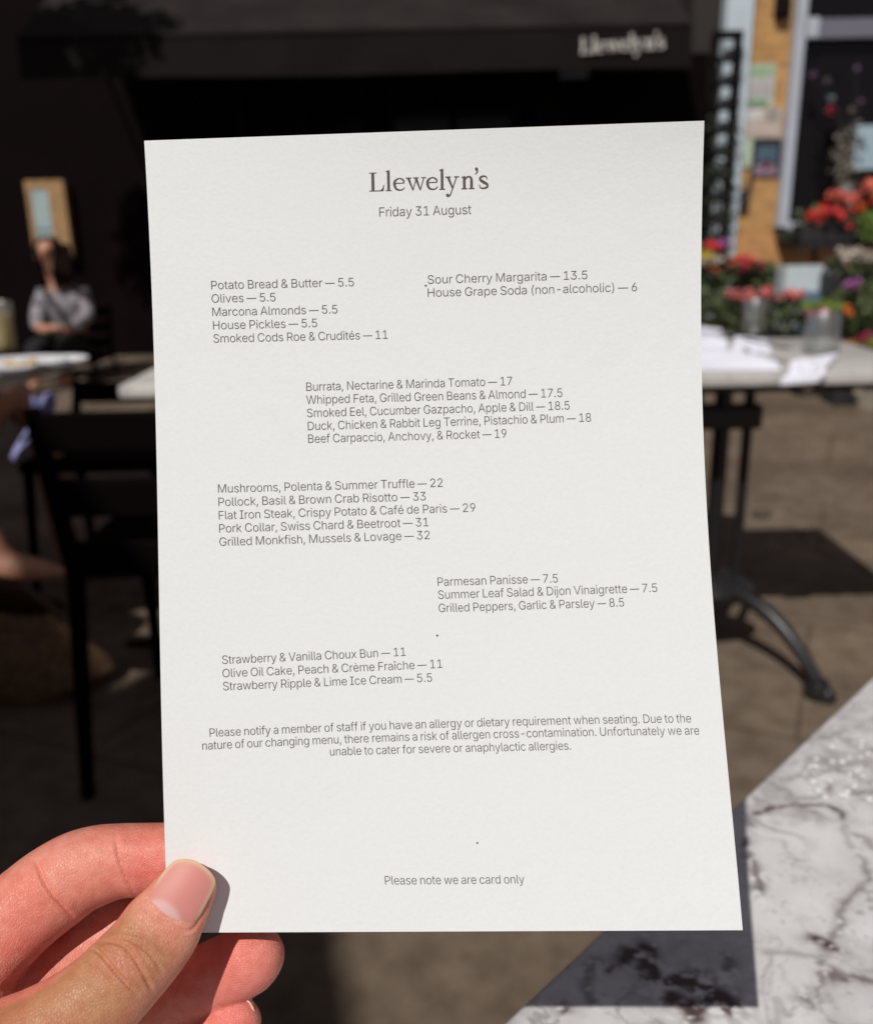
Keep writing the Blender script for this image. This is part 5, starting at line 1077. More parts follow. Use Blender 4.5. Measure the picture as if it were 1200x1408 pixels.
# left: reflection of a wood framed window, modelled as a solid panel
ww = empty('window_reflection', (-3.1, 8.1, 1.1), 'reflection of a wood framed window, built as a solid panel on the black wall', 'window')
WOODL = mat('reflected_wood', (0.34, 0.20, 0.088), rough=0.6, var=0.15, scale=14)
PBLUE = mat('reflected_glass', (0.36, 0.46, 0.47), rough=0.25, var=0.1, scale=5)
q0, q1 = Y(30, 248, 8.1), Y(104, 354, 8.1)
zx0, zx1, zz0, zz1 = q0[0] + .02, q1[0] - .02, q1[2], q0[2]
MB().box(((zx0 + zx1) / 2, 8.14, zz1 - .035), (zx1 - zx0, .1, .07)).box((zx0 + .02, 8.14, (zz0 + zz1) / 2 - .035), (.04, .1, zz1 - zz0 - .07)).box((zx1 - .07, 8.14, (zz0 + zz1) / 2 - .035), (.14, .1, zz1 - zz0 - .07)).build('frame', WOODL, ww)
pn = MB().box(((zx0 + .04 + zx1 - .14) / 2, 8.112, (zz0 + zz1) / 2 - .035), (zx1 - zx0 - .18, .03, zz1 - zz0 - .07)).build('pane', PBLUE, ww)
GREYL = mat('grey_bar', (0.2, 0.24, 0.25), rough=.6)
xm = (zx0 + .04 + zx1 - .14) / 2
MB().box((xm, 8.094, zz0 + (zz1 - zz0) * .38), (zx1 - zx0 - .18, .01, .012)).build('glazing_bar', GREYL, pn)
# black trellis screen at the end of the awning
TY = 7.405
ta, tb = Y(988, 45, TY), Y(1019, 43, TY)
tr = empty('trellis_screen', (ta[0], TY, 0), 'tall black wooden trellis screen standing at the awning end', 'trellis')
for xx, w_ in ((ta[0] - .02, .05), (tb[0] - .02, .055)): MB().box((xx, TY, ta[2] / 2), (w_, .045, ta[2])).build('upright', BLACK2, tr)
z = ta[2] - .02
while z > 0.2:
    MB().box(((ta[0] + tb[0]) / 2 - .02, TY - .036, z), (tb[0] - ta[0] + .05, .02, (.042 if z < ta[2] - .1 else .06))).build('rung', BLACK2, tr); z -= 0.163
MB().box((ta[0] - .42, TY, 1.12), (0.72, .03, 2.24)).build('panel', BLACK, tr)

cp = empty('shade_leaves', ((ta[0] + tb[0]) / 2, TY - .06, 0), 'added dark leaves dimming the lower trellis gaps in place of shade', 'plant')  # leaves added to stand in for shade over the lower gaps
r_ = random.Random(31); cl_m = MB()
for k in range(34):
    zz = r_.uniform(.1, 1.0) ** .8 * 1.75
    for _ in range(7):
        p = np.array([r_.uniform(ta[0] - .08, tb[0] + .02), TY - .075 + r_.uniform(-.03, .02), zz + r_.uniform(-.06, .06)])
        a = np.array([r_.gauss(0, 1), r_.gauss(0, .5), r_.gauss(0, 1)]); a /= np.linalg.norm(a); q = np.cross(a, (0, 1, .2)); s = r_.uniform(.03, .055)
        cl_m.add([p - a * s * .5, p - q * s * .4, p + a * s * .5, p + q * s * .4], [(0, 1, 2, 3)])
cl_m.build('foliage', mat('dark_leaf', (.018, .024, .012), rough=.7, island=.5, var=.2), cp)
MB().tube([((ta[0] + tb[0]) / 2 + .03 * math.sin(k), TY - .07, k * .2) for k in range(9)], .008, 6).build('stem', mat('dark_stem', (.03, .022, .015), rough=.9), cp)

# ================================================================== the timber clad flower shop
CLAD = mat('timber_cladding', (0.47, 0.26, 0.095), rough=0.6, var=0.22, scale=9)
GREYB = mat('blue_grey_paint', (0.44, 0.475, 0.54), rough=0.5, var=0.05, scale=10)
SHOPGLASS = mat('shop_glass', (0.006, 0.005, 0.006), rough=0.08, spec=0.2)
fs_ = empty('flower_shop', (4.0, 7.6, 0), 'timber clad flower shop with blue grey window frames', 'building')
xa, xb, xc = 2.205, 2.40, 2.72
cl = MB(); z = 0.62
while z < 4.2:
    cl.box(((xb + xc) / 2, 7.56, z + .034), (xc - xb, .05, .068), 0, .003); z += .070
cl.build('cladding', CLAD, fs_)
MB().box((3.2, 7.56, 4.6), (2.0, .1, .8)).build('fascia', GREYB, fs_)
MB().box(((xa + xb) / 2, 7.53, 2.3), (xb - xa, .14, 4.6)).build('corner_board', mat('pale_blue_paint', (0.52, 0.60, 0.66), rough=.5, var=.05, scale=8), fs_)
MB().box((4.0, 8.3, 2.5), (4.0, 1.3, 5.0)).build('wall', mat('shop_wall', (0.02, 0.015, 0.013), rough=.8), fs_)
fw = MB()
zs, ztm = 0.98, 2.40
fw.box((xc + .035, 7.50, 2.6), (.07, .12, 3.2)).box((4.2, 7.50, zs + .03), (2.82, .12, .06)).box((5.6, 7.5, 2.6), (.07, .12, 3.2))
wf = fw.build('window', GREYB, fs_)
MB().box((4.2, 7.56, 2.4), (2.76, .02, 3.0)).build('pane', SHOPGLASS, wf)
MB().box((4.2, 7.51, ztm), (2.82, .08, .13)).build('transom', mat('shaded_paint', (0.15, 0.15, 0.19), rough=.5), wf)  # shade on the transom put into a darker paint than the frame
MB().box((2.83, 7.46, ztm), (.12, .04, .14), 0, .01).build('stub', GREYB, wf)  # pale block stands in for the sunlit tip of the transom
MB().box((4.2, 7.46, zs - .05), (2.96, .22, .09), 0, .01).build('sill', mat('dark_green_paint', (0.012, 0.018, 0.014), rough=.5), wf)
MB().box((4.0, 7.54, .80), (3.2, .08, .26), 0, .004).build('stall_riser', mat('orange_timber', (0.50, 0.255, 0.10), rough=.6, var=.15, scale=12), fs_)
MB().box((4.0, 7.55, .33), (3.6, .06, .66)).build('plinth', mat('dark_plinth', (.02, .018, .016), rough=.8), fs_)
p0 = Y(1076, 4, 7.5)
wl = empty('wall_lamp', (p0[0], 7.5, p0[2]), 'dark wall lamp high on the timber cladding', 'lamp')
MB().box((p0[0], 7.50, p0[2]), (.11, .08, .2), 0, .02).build('shade', BLACK2, wl)
MB().tube([(p0[0], 7.53, p0[2] + .08), (p0[0], 7.44, p0[2] + .14)], .012, 8).build('arm', BLACK2, wl)
def notice(x0, y0, x1, y1, panels, label, name='notice', yy=7.522):
    a, b = Y(x0, y0, yy), Y(x1, y1, yy)
    w_, h_ = b[0] - a[0], a[2] - b[2]
    c = ((a[0] + b[0]) / 2, yy, (a[2] + b[2]) / 2)
    o = tag(MB().box(c, (w_, .012, h_), 0, .001).build(name, mat('notice_paper', panels[0], rough=.7, var=.08, scale=14), loc=c), label, 'notice')
    for fx0, fz0, fx1, fz1, colr_ in panels[1]:
        MB().box((a[0] + w_ * (fx0 + fx1) / 2, yy - .0075, b[2] + h_ * (fz0 + fz1) / 2), (w_ * (fx1 - fx0), .002, h_ * (fz1 - fz0))).build('printed_panel', mat('notice_print', colr_, rough=.7, var=.12, scale=16), o)
notice(1027, 88, 1062, 146, ((.46, .50, .44), [(.05, .72, .95, .97, (.30, .42, .27)), (.05, .03, .8, .16, (.16, .30, .14)), (.1, .25, .9, .62, (.42, .40, .40))]), 'pale green and white notice, topmost on the timber cladding')
notice(1019, 148, 1072, 189, ((.50, .43, .36), [(.1, .62, .5, .93, (.6, .6, .6)), (.62, .55, .92, .95, (.30, .27, .24)), (.15, .1, .85, .45, (.5, .4, .36))]), 'cream pinkish notice below the green and white one')
notice(1011, 191, 1032, 230, ((.42, .52, .38), [(.1, .1, .9, .9, (.45, .56, .40))]), 'small plain pale green notice beside the dark poster')
notice(1036, 191, 1070, 242, ((.02, .018, .025), [(.15, .35, .85, .8, (.06, .11, .15)), (.1, .03, .9, .3, (.25, .16, .22)), (.4, .22, .65, .45, (.45, .16, .13))]), 'dark poster with blue and pink picture on the cladding')
hk = MB()
p0, p1 = Y(1034, 236, 7.49), Y(1022, 272, 7.49)
hk.tube([p0, (p0 + p1) / 2 + np.array([.01, 0, 0]), p1 + np.array([0.02, 0, .04])], .012, 8)
hk.box(p1, (.075, .05, .13), 0, .015)
tag(hk.build('entry_bell', mat('dark_metal', (.03, .028, .03), rough=.5, var=.3, scale=40), loc=p1), 'dark bell box with cable on the timber cladding under the poster', 'bell')

# ------------------------------------------------------------------ plants
LEAF = mat('leaf_green', (0.070, 0.092, 0.034), rough=0.6, var=0.35, scale=30, island=0.5)
LEAFY = mat('leaf_lime', (0.14, 0.22, 0.035), rough=0.6, var=0.25, scale=30, island=0.4)
def bloom_mat(name, c): return mat(name, c, rough=0.7, var=0.15, scale=60, island=0.35)
RED, SALMON, PINK = bloom_mat('red_petal', (0.62, 0.02, 0.03)), bloom_mat('salmon_petal', (0.72, 0.17, 0.12)), bloom_mat('pink_petal', (0.62, 0.16, 0.16))
WHITEP, PURPLE, MAGENTA = bloom_mat('white_petal', (0.62, 0.55, 0.48)), bloom_mat('purple_petal', (0.38, 0.11, 0.36)), bloom_mat('magenta_petal', (0.42, 0.02, 0.12))
ORANGE, YELLOW, CRIMSON = bloom_mat('orange_petal', (0.7, 0.13, 0.03)), bloom_mat('yellow_petal', (0.55, 0.42, 0.05)), bloom_mat('crimson_petal', (0.25, 0.015, 0.05))
DPLANT = mat('dark_planter', (0.018, 0.017, 0.018), rough=0.6, var=.2, scale=12)
TERRA = mat('terracotta', (0.36, 0.10, 0.04), rough=0.8, var=.15, scale=18)
def leaves(mb, c, rad, n, size, r_):
    for _ in range(n):
        while True:
            q = np.array([r_.uniform(-1, 1) for _k in range(3)])
            if q @ q < 1: break
        p = np.array(c) + q * rad
        a = np.array([r_.gauss(0, 1) for _k in range(3)]); a /= np.linalg.norm(a)
        b = np.cross(a, [r_.gauss(0, 1) for _k in range(3)]); b /= np.linalg.norm(b)
        s = size * r_.uniform(.6, 1.3)
        k = np.cross(a, b) * s * .18
        mb.add([p - a * s * .5, p - b * s * .36 + k, p + a * s * .5, p + b * s * .36 + k], [(0, 1, 2, 3)])
def blossom(mb, c, r, r_):
    """one flower head: a ball of petals"""
    for _ in range(16):
        d = np.array([r_.gauss(0, 1) for _k in range(3)]); d /= np.linalg.norm(d)
        a = np.cross(d, [r_.gauss(0, 1) for _k in range(3)]); a /= np.linalg.norm(a); b = np.cross(d, a)
        d[2] *= .75; p = np.array(c) + d * r * r_.uniform(.4, 1.15); s = r * r_.uniform(.3, .5)
        mb.add([p - a * s, p - b * s + d * s * .3, p + a * s, p + b * s + d * s * .3], [(0, 1, 2, 3)])
def plant(name, label, px0, px1, ytop, ybot, yy, blooms, leaf=LEAF, nleaf=260, lsize=.05, pot=None, cat='plant', group='potted flowers outside the flower shop', seed=1, zbase=None):
    """foliage filling px0..px1, ytop..ybot of the view at distance yy, in its own pot; blooms = (x, y, radius m, count, spread px, material)"""
    r_ = random.Random(seed)
    a, b = Y(px0, ytop, yy), Y(px1, ybot, yy)
    cx_, w_ = (a[0] + b[0]) / 2, (b[0] - a[0])
    zt_, zb_ = a[2], b[2]
    pt = empty(name, (cx_, yy, zbase if zbase is not None else 0), label, cat, group)
    lf = MB()
    for k in range(max(1, int(w_ / .22))):
        m0 = max(1, int(w_ / .22))
        x = a[0] + w_ * (k + .5) / m0
        leaves(lf, (x, yy + r_.uniform(-.04, .04), (zt_ + zb_) / 2), np.array([w_ / m0 * .62, .15, (zt_ - zb_) * .55]), nleaf // m0, lsize, r_)
    lf.build('foliage', leaf, pt)
    for (bx, by, br, cnt, spx, spy, bmat) in blooms:
        for k in range(cnt):
            q = Y(bx + r_.uniform(-spx, spx), by + r_.uniform(-spy, spy), yy - .12 + r_.uniform(-.05, .05))
            mb = MB(); blossom(mb, q, br * r_.uniform(.8, 1.15), r_)
            o_ = mb.build('flower_head', bmat, pt)
            MB().tube([q, (q[0] * .9 + cx_ * .1, yy, (zt_ + zb_) / 2)], .003, 5).build('stalk', leaf, o_)
    if pot:
        kind, z0, z1, pw, pm = pot
        if kind == 'box':
            pb = MB().box((cx_, yy, (z0 + z1) / 2), (pw, .2, z1 - z0), 0, .012)
        else:
            pb = MB().lathe((cx_, yy, z0), [(pw * .36, 0), (pw * .46, (z1 - z0) * .8), (pw * .5, (z1 - z0) * .8), (pw * .5, z1 - z0), (pw * .44, z1 - z0), (pw * .43, (z1 - z0) * .85), (0.0, (z1 - z0) * .85)], 24)
        pb.build('planter' if kind == 'box' else 'pot', pm, pt, smooth=kind != 'box')
    return pt
# the raised geranium trough on its dark stand
gr_ = plant('potted_geraniums', 'red and salmon geraniums in the raised dark trough', 1098, 1235, 285, 326, 6.45, [(1122, 296, .034, 5, 13, 8, RED), (1150, 288, .036, 9, 22, 10, RED), (1157, 270, .036, 10, 20, 7, SALMON), (1186, 283, .036, 2, 5, 4, ORANGE), (1174, 303, .03, 4, 9, 14, RED), (1196, 258, .04, 5, 10, 8, SALMON), (1215, 285, .035, 6, 14, 14, RED)],
            nleaf=420, pot=('box', .90, 1.02, .70, DPLANT), seed=2, zbase=.90)
st = MB()
q = Y(1119, 360, 6.45)
st.tube([(q[0], 6.45, 0.0), (q[0], 6.45, .87)], .018, 10).tube([(q[0] + .5, 6.45, 0.0), (q[0] + .5, 6.45, .87)], .018, 10)
st.box((q[0] + .22, 6.45, .883), (.74, .2, .026)).box((q[0] + .25, 6.45, .25), (.52, .03, .03))
tag(st.build('plant_stand', DPLANT, loc=(q[0] + .25, 6.45, 0)), 'dark upright stand carrying the red geranium trough', 'stand')
plant('potted_bush', 'bright lime green bush at the frame edge beside the red geraniums', 1186, 1250, 285, 330, 6.2, [], leaf=LEAFY, nleaf=260, pot=('pot', .0, .72, .34, DPLANT), seed=3)
plant('potted_flowers', 'white flowers over dark foliage below the geranium trough', 1140, 1240, 350, 384, 6.0, [(1165, 351, .032, 10, 18, 6, WHITEP), (1210, 352, .032, 8, 20, 6, WHITEP)], nleaf=380, pot=('box', .0, .72, .5, DPLANT), seed=4)
plant('potted_flowers', 'red, purple and yellow flowers beside the white blooms at the card edge', 940, 1003, 338, 420, 6.3, [(978, 340, .036, 6, 9, 5, RED), (996, 333, .03, 4, 8, 4, PURPLE), (968, 348, .035, 3, 6, 5, YELLOW), (974, 358, .036, 7, 14, 5, WHITEP), (985, 368, .03, 3, 8, 4, ORANGE)], nleaf=460, pot=('pot', .0, .38, .32, TERRA), seed=5)
plant('potted_flowers', 'dark crimson foliage plant with red sprays under the cladding', 1000, 1082, 362, 398, 6.5, [(1016, 358, .034, 7, 14, 7, RED), (1033, 353, .03, 5, 9, 4, SALMON), (1010, 372, .032, 6, 12, 6, CRIMSON), (1035, 363, .034, 8, 14, 4, CRIMSON)], nleaf=420, pot=('box', .0, .56, .4, DPLANT), seed=6)
plant('potted_flowers', 'low row of pink flowers behind the tumblers', 990, 1108, 408, 455, 5.9, [(1017, 406, .03, 9, 17, 5, PINK), (1052, 403, .03, 11, 20, 5, PINK), (1090, 407, .03, 12, 17, 7, PINK)], nleaf=560, pot=('box', .0, .30, .60, DPLANT), seed=7)
plant('potted_bush', 'dense green bush in terracotta beside the low pink row', 950, 1002, 398, 452, 6.0, [], nleaf=300, pot=('pot', .0, .28, .3, TERRA), seed=8)
plant('potted_flowers', 'leafy plant with one purple bloom and orange buds at the right', 1148, 1235, 388, 455, 5.8, [(1172, 392, .045, 3, 4, 3, PURPLE), (1165, 424, .022, 4, 5, 8, ORANGE)], leaf=mat('leaf_olive', (0.085, 0.11, 0.035), rough=.6, var=.3, scale=30, island=.5), nleaf=440, pot=('box', .0, .24, .4, DPLANT), seed=9)
plant('seedlings', 'tray of lime green seedlings with magenta blooms behind the tall tumbler', 1105, 1152, 413, 432, 5.7, [(1118, 430, .026, 6, 11, 3, MAGENTA), (1140, 428, .024, 4, 8, 3, MAGENTA)], leaf=LEAFY, nleaf=200, lsize=.035, pot=('box', .0, .37, .26, DPLANT), seed=10)
plant('potted_flowers', 'small magenta and yellow pot lowest at the right frame edge', 1182, 1230, 463, 482, 5.2, [(1190, 463, .024, 4, 5, 3, MAGENTA), (1200, 474, .02, 5, 8, 4, YELLOW)], leaf=LEAFY, nleaf=160, lsize=.035, pot=('pot', .0, .24, .2, mat('stone_pot', (.24, .205, .165), rough=.9, var=.15, scale=20)), seed=12)
p0 = Y(1176, 461, 5.4)
tp = empty('terracotta_pot', (p0[0], 5.4, 0), 'empty orange terracotta pot on an upturned crate near the right edge', 'pot')
MB().lathe((p0[0], 5.4, .26), [(.032, 0), (.045, .08), (.05, .08), (.05, .105), (.043, .105), (.04, .09), (0.0, .02)], 24).build('pot_body', mat('orange_clay', (.42, .09, .03), rough=.8, var=.1), tp, smooth=True)
tag(MB().box((p0[0], 5.4, .128), (.26, .22, .25), 0, .01).build('crate', DPLANT, loc=(p0[0], 5.4, 0)), 'dark upturned crate under the empty terracotta pot', 'crate')
a, b = Y(1076, 366, 6.22), Y(1138, 396, 6.22)
tub = MB().prism([(a[0], 6.16), (b[0], 6.16), (b[0], 6.32), (a[0], 6.32)], b[2] - .25, a[2])
tag(tub.build('storage_tub', mat('pale_blue_plastic', (.54, .60, .63), rough=.5, var=.06), loc=((a[0] + b[0]) / 2, 6.24, 0)), 'pale blue white tub between the crimson plant and the stand', 'tub')
a, b = Y(1106, 401, 6.1), Y(1152, 412, 6.1)
tag(MB().prism([(a[0], 6.05), (b[0], 6.05), (b[0], 6.3), (a[0], 6.3)], 0.0, a[2]).build('storage_crate', mat('blue_plastic', (.10, .17, .24), rough=.5, var=.1), loc=((a[0] + b[0]) / 2, 6.18, 0)), 'muted blue crate behind the lime seedlings', 'crate')
tubz = Y(1106, 396, 6.22)[2] - .25
tag(MB().box(((Y(1076, 366, 6.22)[0] + Y(1138, 396, 6.22)[0]) / 2, 6.24, tubz / 2), (.30, .16, tubz - .004), 0, .01).build('crate', DPLANT, loc=(Y(1106, 380, 6.22)[0], 6.24, 0)), 'dark crate under the pale blue white tub', 'crate')
# in the shop window
DUSTY = bloom_mat('dusty_petal', (.22, .19, .18))
PURPLE2 = bloom_mat('dusky_petal', (0.13, 0.07, 0.14))
vx = Y(1165, 250, 7.35)
vs_ = empty('window_bouquet', (vx[0], 7.36, 1.03), 'tall pale dried bouquet in front of the dark shop window', 'bouquet')
MB().lathe((vx[0], 7.36, 1.03), [(.05, 0), (.07, .1), (.045, .25), (.05, .28), (.042, .28), (.04, .25), (0.0, .02)], 20).build('vase', mat('grey_vase', (.22, .21, .19), rough=.6), vs_, smooth=True)
r_ = random.Random(4); lf = MB(); leaves(lf, (vx[0], 7.36, 1.5), np.array([.15, .08, .28]), 190, .05, r_)
for k in range(14): lf.tube([(vx[0], 7.36, 1.28), (vx[0] + r_.uniform(-.1, .08), 7.36 + r_.uniform(-.06, .03), 1.45 + r_.uniform(0, .3))], .004, 5)
lf.build('stems', mat('dried_stem', (.20, .175, .145), rough=.8, island=.4, var=.1), vs_)
for bx, by, bmat, br in ((1118, 102, PURPLE2, .03), (1138, 110, DUSTY, .03), (1142, 135, mat('pale_blue_petal', (.16, .22, .23), rough=.7), .035), (1143, 153, CRIMSON, .045), (1170, 150, DUSTY, .03), (1178, 95, PURPLE2, .03), (1182, 138, PURPLE2, .03)):
    q = Y(bx, by, 7.36); mb = MB(); blossom(mb, q, br, r_); o_ = mb.build('flower_head', bmat, vs_); MB().tube([q, (vx[0], 7.36, 1.6)], .003, 5).build('stalk', DPLANT, o_)
a, b = Y(1180, 172, 7.3), Y(1222, 232, 7.3)
tag(MB().box(((a[0] + b[0]) / 2, 7.34, (a[2] + b[2]) / 2), (b[0] - a[0], .06, a[2] - b[2]), 0, .004).build('hanging_board', mat('light_blue_card', (.34, .45, .52), rough=.6, var=.05), loc=((a[0] + b[0]) / 2, 7.34, b[2])), 'plain light blue board hung before the dark shop window', 'board')
# ================================================================== left: table, chairs, people
def body(chains, name, m, parent=None, sub=2, root=0):
    """one continuous skin: chains of (point, radius); shared points are merged"""
    key, vs, rs, es = {}, [], [], []
    for ch in chains:
        prev = None
        for p, r in ch:
            k = tuple(round(float(c), 4) for c in p)
            if k not in key: key[k] = len(vs); vs.append(k); rs.append(r)
            if prev is not None and prev != key[k]: es.append((prev, key[k]))
            prev = key[k]
    me = bpy.data.meshes.new(name); me.from_pydata(vs, es, [])
    ob = bpy.data.objects.new(name, me); COL.objects.link(ob)
    ob.modifiers.new('skin', 'SKIN'); s = ob.modifiers.new('sub', 'SUBSURF'); s.levels = sub; s.render_levels = sub
    for i, r in enumerate(rs):
        sv = me.skin_vertices[0].data[i]; rr = r if hasattr(r, '__len__') else (r, r); sv.radius = rr; sv.use_root = (i == root)
    dg = bpy.context.evaluated_depsgraph_get()
    m2 = bpy.data.meshes.new_from_object(ob.evaluated_get(dg))
    bpy.data.objects.remove(ob); bpy.data.meshes.remove(me)
    m2.name = name
    m2.materials.clear(); m2.materials.append(m); m2.shade_smooth()
    if parent is not None:
        m2.transform(Matrix.Translation(-parent.location))
    o2 = bpy.data.objects.new(name, m2); COL.objects.link(o2)
    if parent is not None: o2.parent = parent
    return o2
SKIN2 = mat('skin', (0.42, 0.20, 0.125), rough=0.55, var=0.06, scale=20)
# seated woman further back
wx, wy = Y(75, 340, 7.0)[0], 7.0
wroot = empty('person', (wx, wy, 0), 'dark haired woman in a pale grey blouse seated with folded arms below the window reflection', 'person')
V = lambda x, y, z: (wx + x, wy + y, max(.015, z * .9 - .045))
pel = V(.02, .06, .34)
hd = Y(64, 345, 6.96); hx, hz = hd[0] - wx, (hd[2] + .045) / .9
body([[(pel, .13), (V(.02, .05, .5), .12), (V(.02, .03, .63), .13), (V(.01, .02, .75), .085), (V(hx * .6, .0, .83), .05), (V(hx, -.01, hz - .05), .06), (V(hx, -.02, hz), .082), (V(hx, -.015, hz + .05), .075), (V(hx, -.01, hz + .085), .045)],
      [(V(hx, -.02, hz), .082), (V(hx - .02, -.095, hz - .02), .016)],
      [(V(.01, .02, .75), .085), (V(.15, .02, .735), .055), (V(.20, -.05, .56), .043), (V(.13, -.24, .47), .035), (V(-.02, -.28, .475), .028), (V(-.08, -.29, .48), .026)],
      [(V(.01, .02, .75), .085), (V(-.14, .02, .735), .055), (V(-.18, -.05, .57), .043), (V(-.10, -.25, .49), .035), (V(.03, -.30, .495), .028), (V(.09, -.30, .495), .026)],
      [(pel, .13), (V(.11, -.15, .34), .075), (V(.12, -.40, .35), .06), (V(.12, -.42, .18), .045), (V(.12, -.40, .05), .035), (V(.12, -.52, .03), .03)],
      [(pel, .13), (V(-.09, -.15, .34), .075), (V(-.10, -.40, .35), .06), (V(-.10, -.42, .18), .045), (V(-.10, -.40, .05), .035), (V(-.10, -.52, .03), .03)]], 'body', SKIN2, wroot)
BLOUSE = mat('dappled_blouse', (0.21, 0.195, 0.21), rough=0.8, var=0.6, scale=22, bump=.5, bscale=40)  # mottled tone puts dappled sun into the cloth colour
body([[(V(.02, .055, .44), .135), (V(.02, .05, .52), .14), (V(.02, .03, .63), .148), (V(.01, .02, .745), .105), (V(.005, .02, .79), .07)],
      [(V(.01, .02, .745), .105), (V(.15, .02, .735), .072), (V(.20, -.05, .56), .062), (V(.13, -.24, .475), .055)],
      [(V(.01, .02, .745), .105), (V(-.14, .02, .735), .072), (V(-.18, -.05, .57), .062), (V(-.10, -.25, .495), .055)]], 'blouse', BLOUSE, wroot)
body([[(pel, .145), (V(.11, -.15, .345), .088), (V(.12, -.40, .355), .07), (V(.12, -.42, .12), .055)], [(pel, .145), (V(-.09, -.15, .345), .088), (V(-.10, -.40, .355), .07), (V(-.10, -.42, .12), .055)]], 'trousers', mat('black_cloth', (.006, .005, .006), rough=.9), wroot)
HAIR = mat('dark_hair', (0.008, 0.0045, 0.004), rough=0.9, var=.5, scale=60, spec=0.03, bump=.5, bscale=120)
hm = MB()
for k in range(26):
    a = -0.35 + k / 25 * (math.pi + 0.75)
    x0, y0 = hx + .078 * math.cos(a), -.01 + .085 * math.sin(a)
    hm.tube([V(hx + .01 * math.cos(a), .0 + .02 * math.sin(a), hz + .105), V(x0 * .75 + hx * .25, y0 * .8, hz + .085), V(x0 + .004, y0, hz + .01), V(x0 + .012, y0 + .01, hz - .09), V(x0 + .025 + rnd.uniform(-.01, .01), y0 + .015, hz - .20 - rnd.uniform(0, .06))], [.012, .022, .024, .022, .008], 8)
for k in range(7):
    x0 = hx + .05 + .018 * k
    hm.tube([V(x0 - .02, .0, hz + .05), V(x0, -.03, hz - .06), V(x0 + .005, -.08, hz - .19), V(x0 + .01, -.11, hz - .31 + .01 * k)], [.02, .024, .022, .007], 8)
hm.build('hair', HAIR, wroot, smooth=True)
eye = MB()
for sx in (-.03, .03): eye.lathe(V(hx + sx - .012, -.098, hz + .012), [(.001, -.006), (.009, 0), (.001, .006)], 10)
eye.build('eyes', HAIR, wroot)
MB().box(V(hx - .012, -.096, hz - .045), (.035, .008, .008), 0, .003).build('mouth', mat('lips', (.3, .07, .06), rough=.5), wroot)
def chair(name, x, y, rz, label, m, sh=.45, sw=.42, bh=.84, group='chairs on the shaded side'):
    t = empty(name, (x, y, 0), label, 'chair', group)
    c_, s_ = math.cos(rz), math.sin(rz)
    L_ = lambda a, b, z: (x + a * c_ - b * s_, y + a * s_ + b * c_, z)
    MB().box(L_(0, 0, sh), (sw, sw, .035), rz, .01).build('seat', m, t)
    for a in (-1, 1):
        MB().tube([L_(a * (sw / 2 - .02), -sw / 2 + .03, sh - .02), L_(a * (sw / 2 - .005), -sw / 2 - .01, 0)], [.017, .013], 10).build('leg', m, t)
        MB().tube([L_(a * (sw / 2 - .02), sw / 2 + .07, bh), L_(a * (sw / 2 - .02), sw / 2 - .01, sh - .01), L_(a * (sw / 2 - .005), sw / 2 + .05, 0)], [.015, .018, .014], 10).build('leg', m, t)
    bk = MB()
    for k in range(3): bk.box(L_(0, sw / 2 + .045 + .012 * k, bh - .28 + k * .12), (sw - .05, .018, .07), rz, .006)
    bk.build('backrest', m, t)
    MB().tube([L_(-(sw / 2 - .02), 0, .2), L_((sw / 2 - .02), 0, .2)], .009, 8).build('stretcher', m, t)
BCH = mat('black_lacquer', (0.0032, 0.0018, 0.002), rough=0.75, spec=.03)
chair('cafe_chair', wx + .02, wy + .08, 0, 'black chair under the woman in the grey blouse', BCH, .13, .44, .50)
# left table
l0, l1 = np.array([-1.02, 1.905]), np.array([-0.925, 2.44])
lt = empty('side_table', (-1.35, 2.2, 0), 'shaded pale table at the left edge set with plates and a yellow drink', 'table')
tpts = [(-1.75, 1.90), (-1.04, 1.90), (-0.99, 1.97), (-0.935, 2.36), (-0.96, 2.44), (-1.75, 2.44)]
MB().prism(tpts, .724, .75).build('table_top', MARBLE_FAR, lt)
MB().tube([(-1.35, 2.2, .03), (-1.35, 2.2, .72)], .035, 14).build('column', IRON, lt, smooth=True)
MB().lathe((-1.35, 2.2, 0), [(.24, 0), (.24, .012), (.08, .03), (.035, .05)], 28).build('base_plate', IRON, lt, smooth=True)
PLATE = mat('glazed_plate', (.66, .66, .68), rough=.2)
def plate(x, y, r, label, food=None):
    o = tag(MB().lathe((x, y, .7515), [(0.0, .004), (r * .6, .004), (r * .68, .008), (r * .97, .017), (r, .020), (r * .97, .013), (r * .66, .003), (r * .55, 0), (0.0, 0)], 36).build('plate', PLATE, smooth=True, loc=(x, y, .7515)), label, 'plate')
    return o
p0 = G(98, 494, .76); plate(p0[0] - .01, p0[1] - .07, .075, 'small white plate near the corner of the shaded table')
p0 = G(50, 500, .76); pl_ = plate(p0[0] - .02, p0[1] - .02, .10, 'white plate with crumbs of yellow food on the shaded table')
p0 = G(8, 514, .76); plate(p0[0] - .03, p0[1] + .03, .08, 'white plate nearest the frame edge on the shaded table')
r_ = random.Random(9); fo = MB(); pc = np.array(pl_.location)
for k in range(16): fo.box((pc[0] + r_.uniform(-.05, .05), pc[1] + r_.uniform(-.05, .05), .764), (.022, .016, .014), r_.uniform(0, 3), .004)
tag(fo.build('chips', mat('yellow_food', (.50, .33, .10), rough=.6, var=.2, scale=50), loc=(pc[0], pc[1], .757)), 'little pile of golden chips on the white plate', 'food', kind='stuff')
p0 = G(10, 484, .7515); tumbler(p0[0] - .012, p0[1], .036, .043, .135, 'tall glass of yellow drink at the left frame edge', 'drinks on the shaded table', .10, mat('yellow_drink', (.62, .42, .06), rough=.15))
chair('cafe_chair', -1.02, 2.80, 0, 'low black chair behind the shaded table, beside the marble table end', BCH, .40, .42, .58)
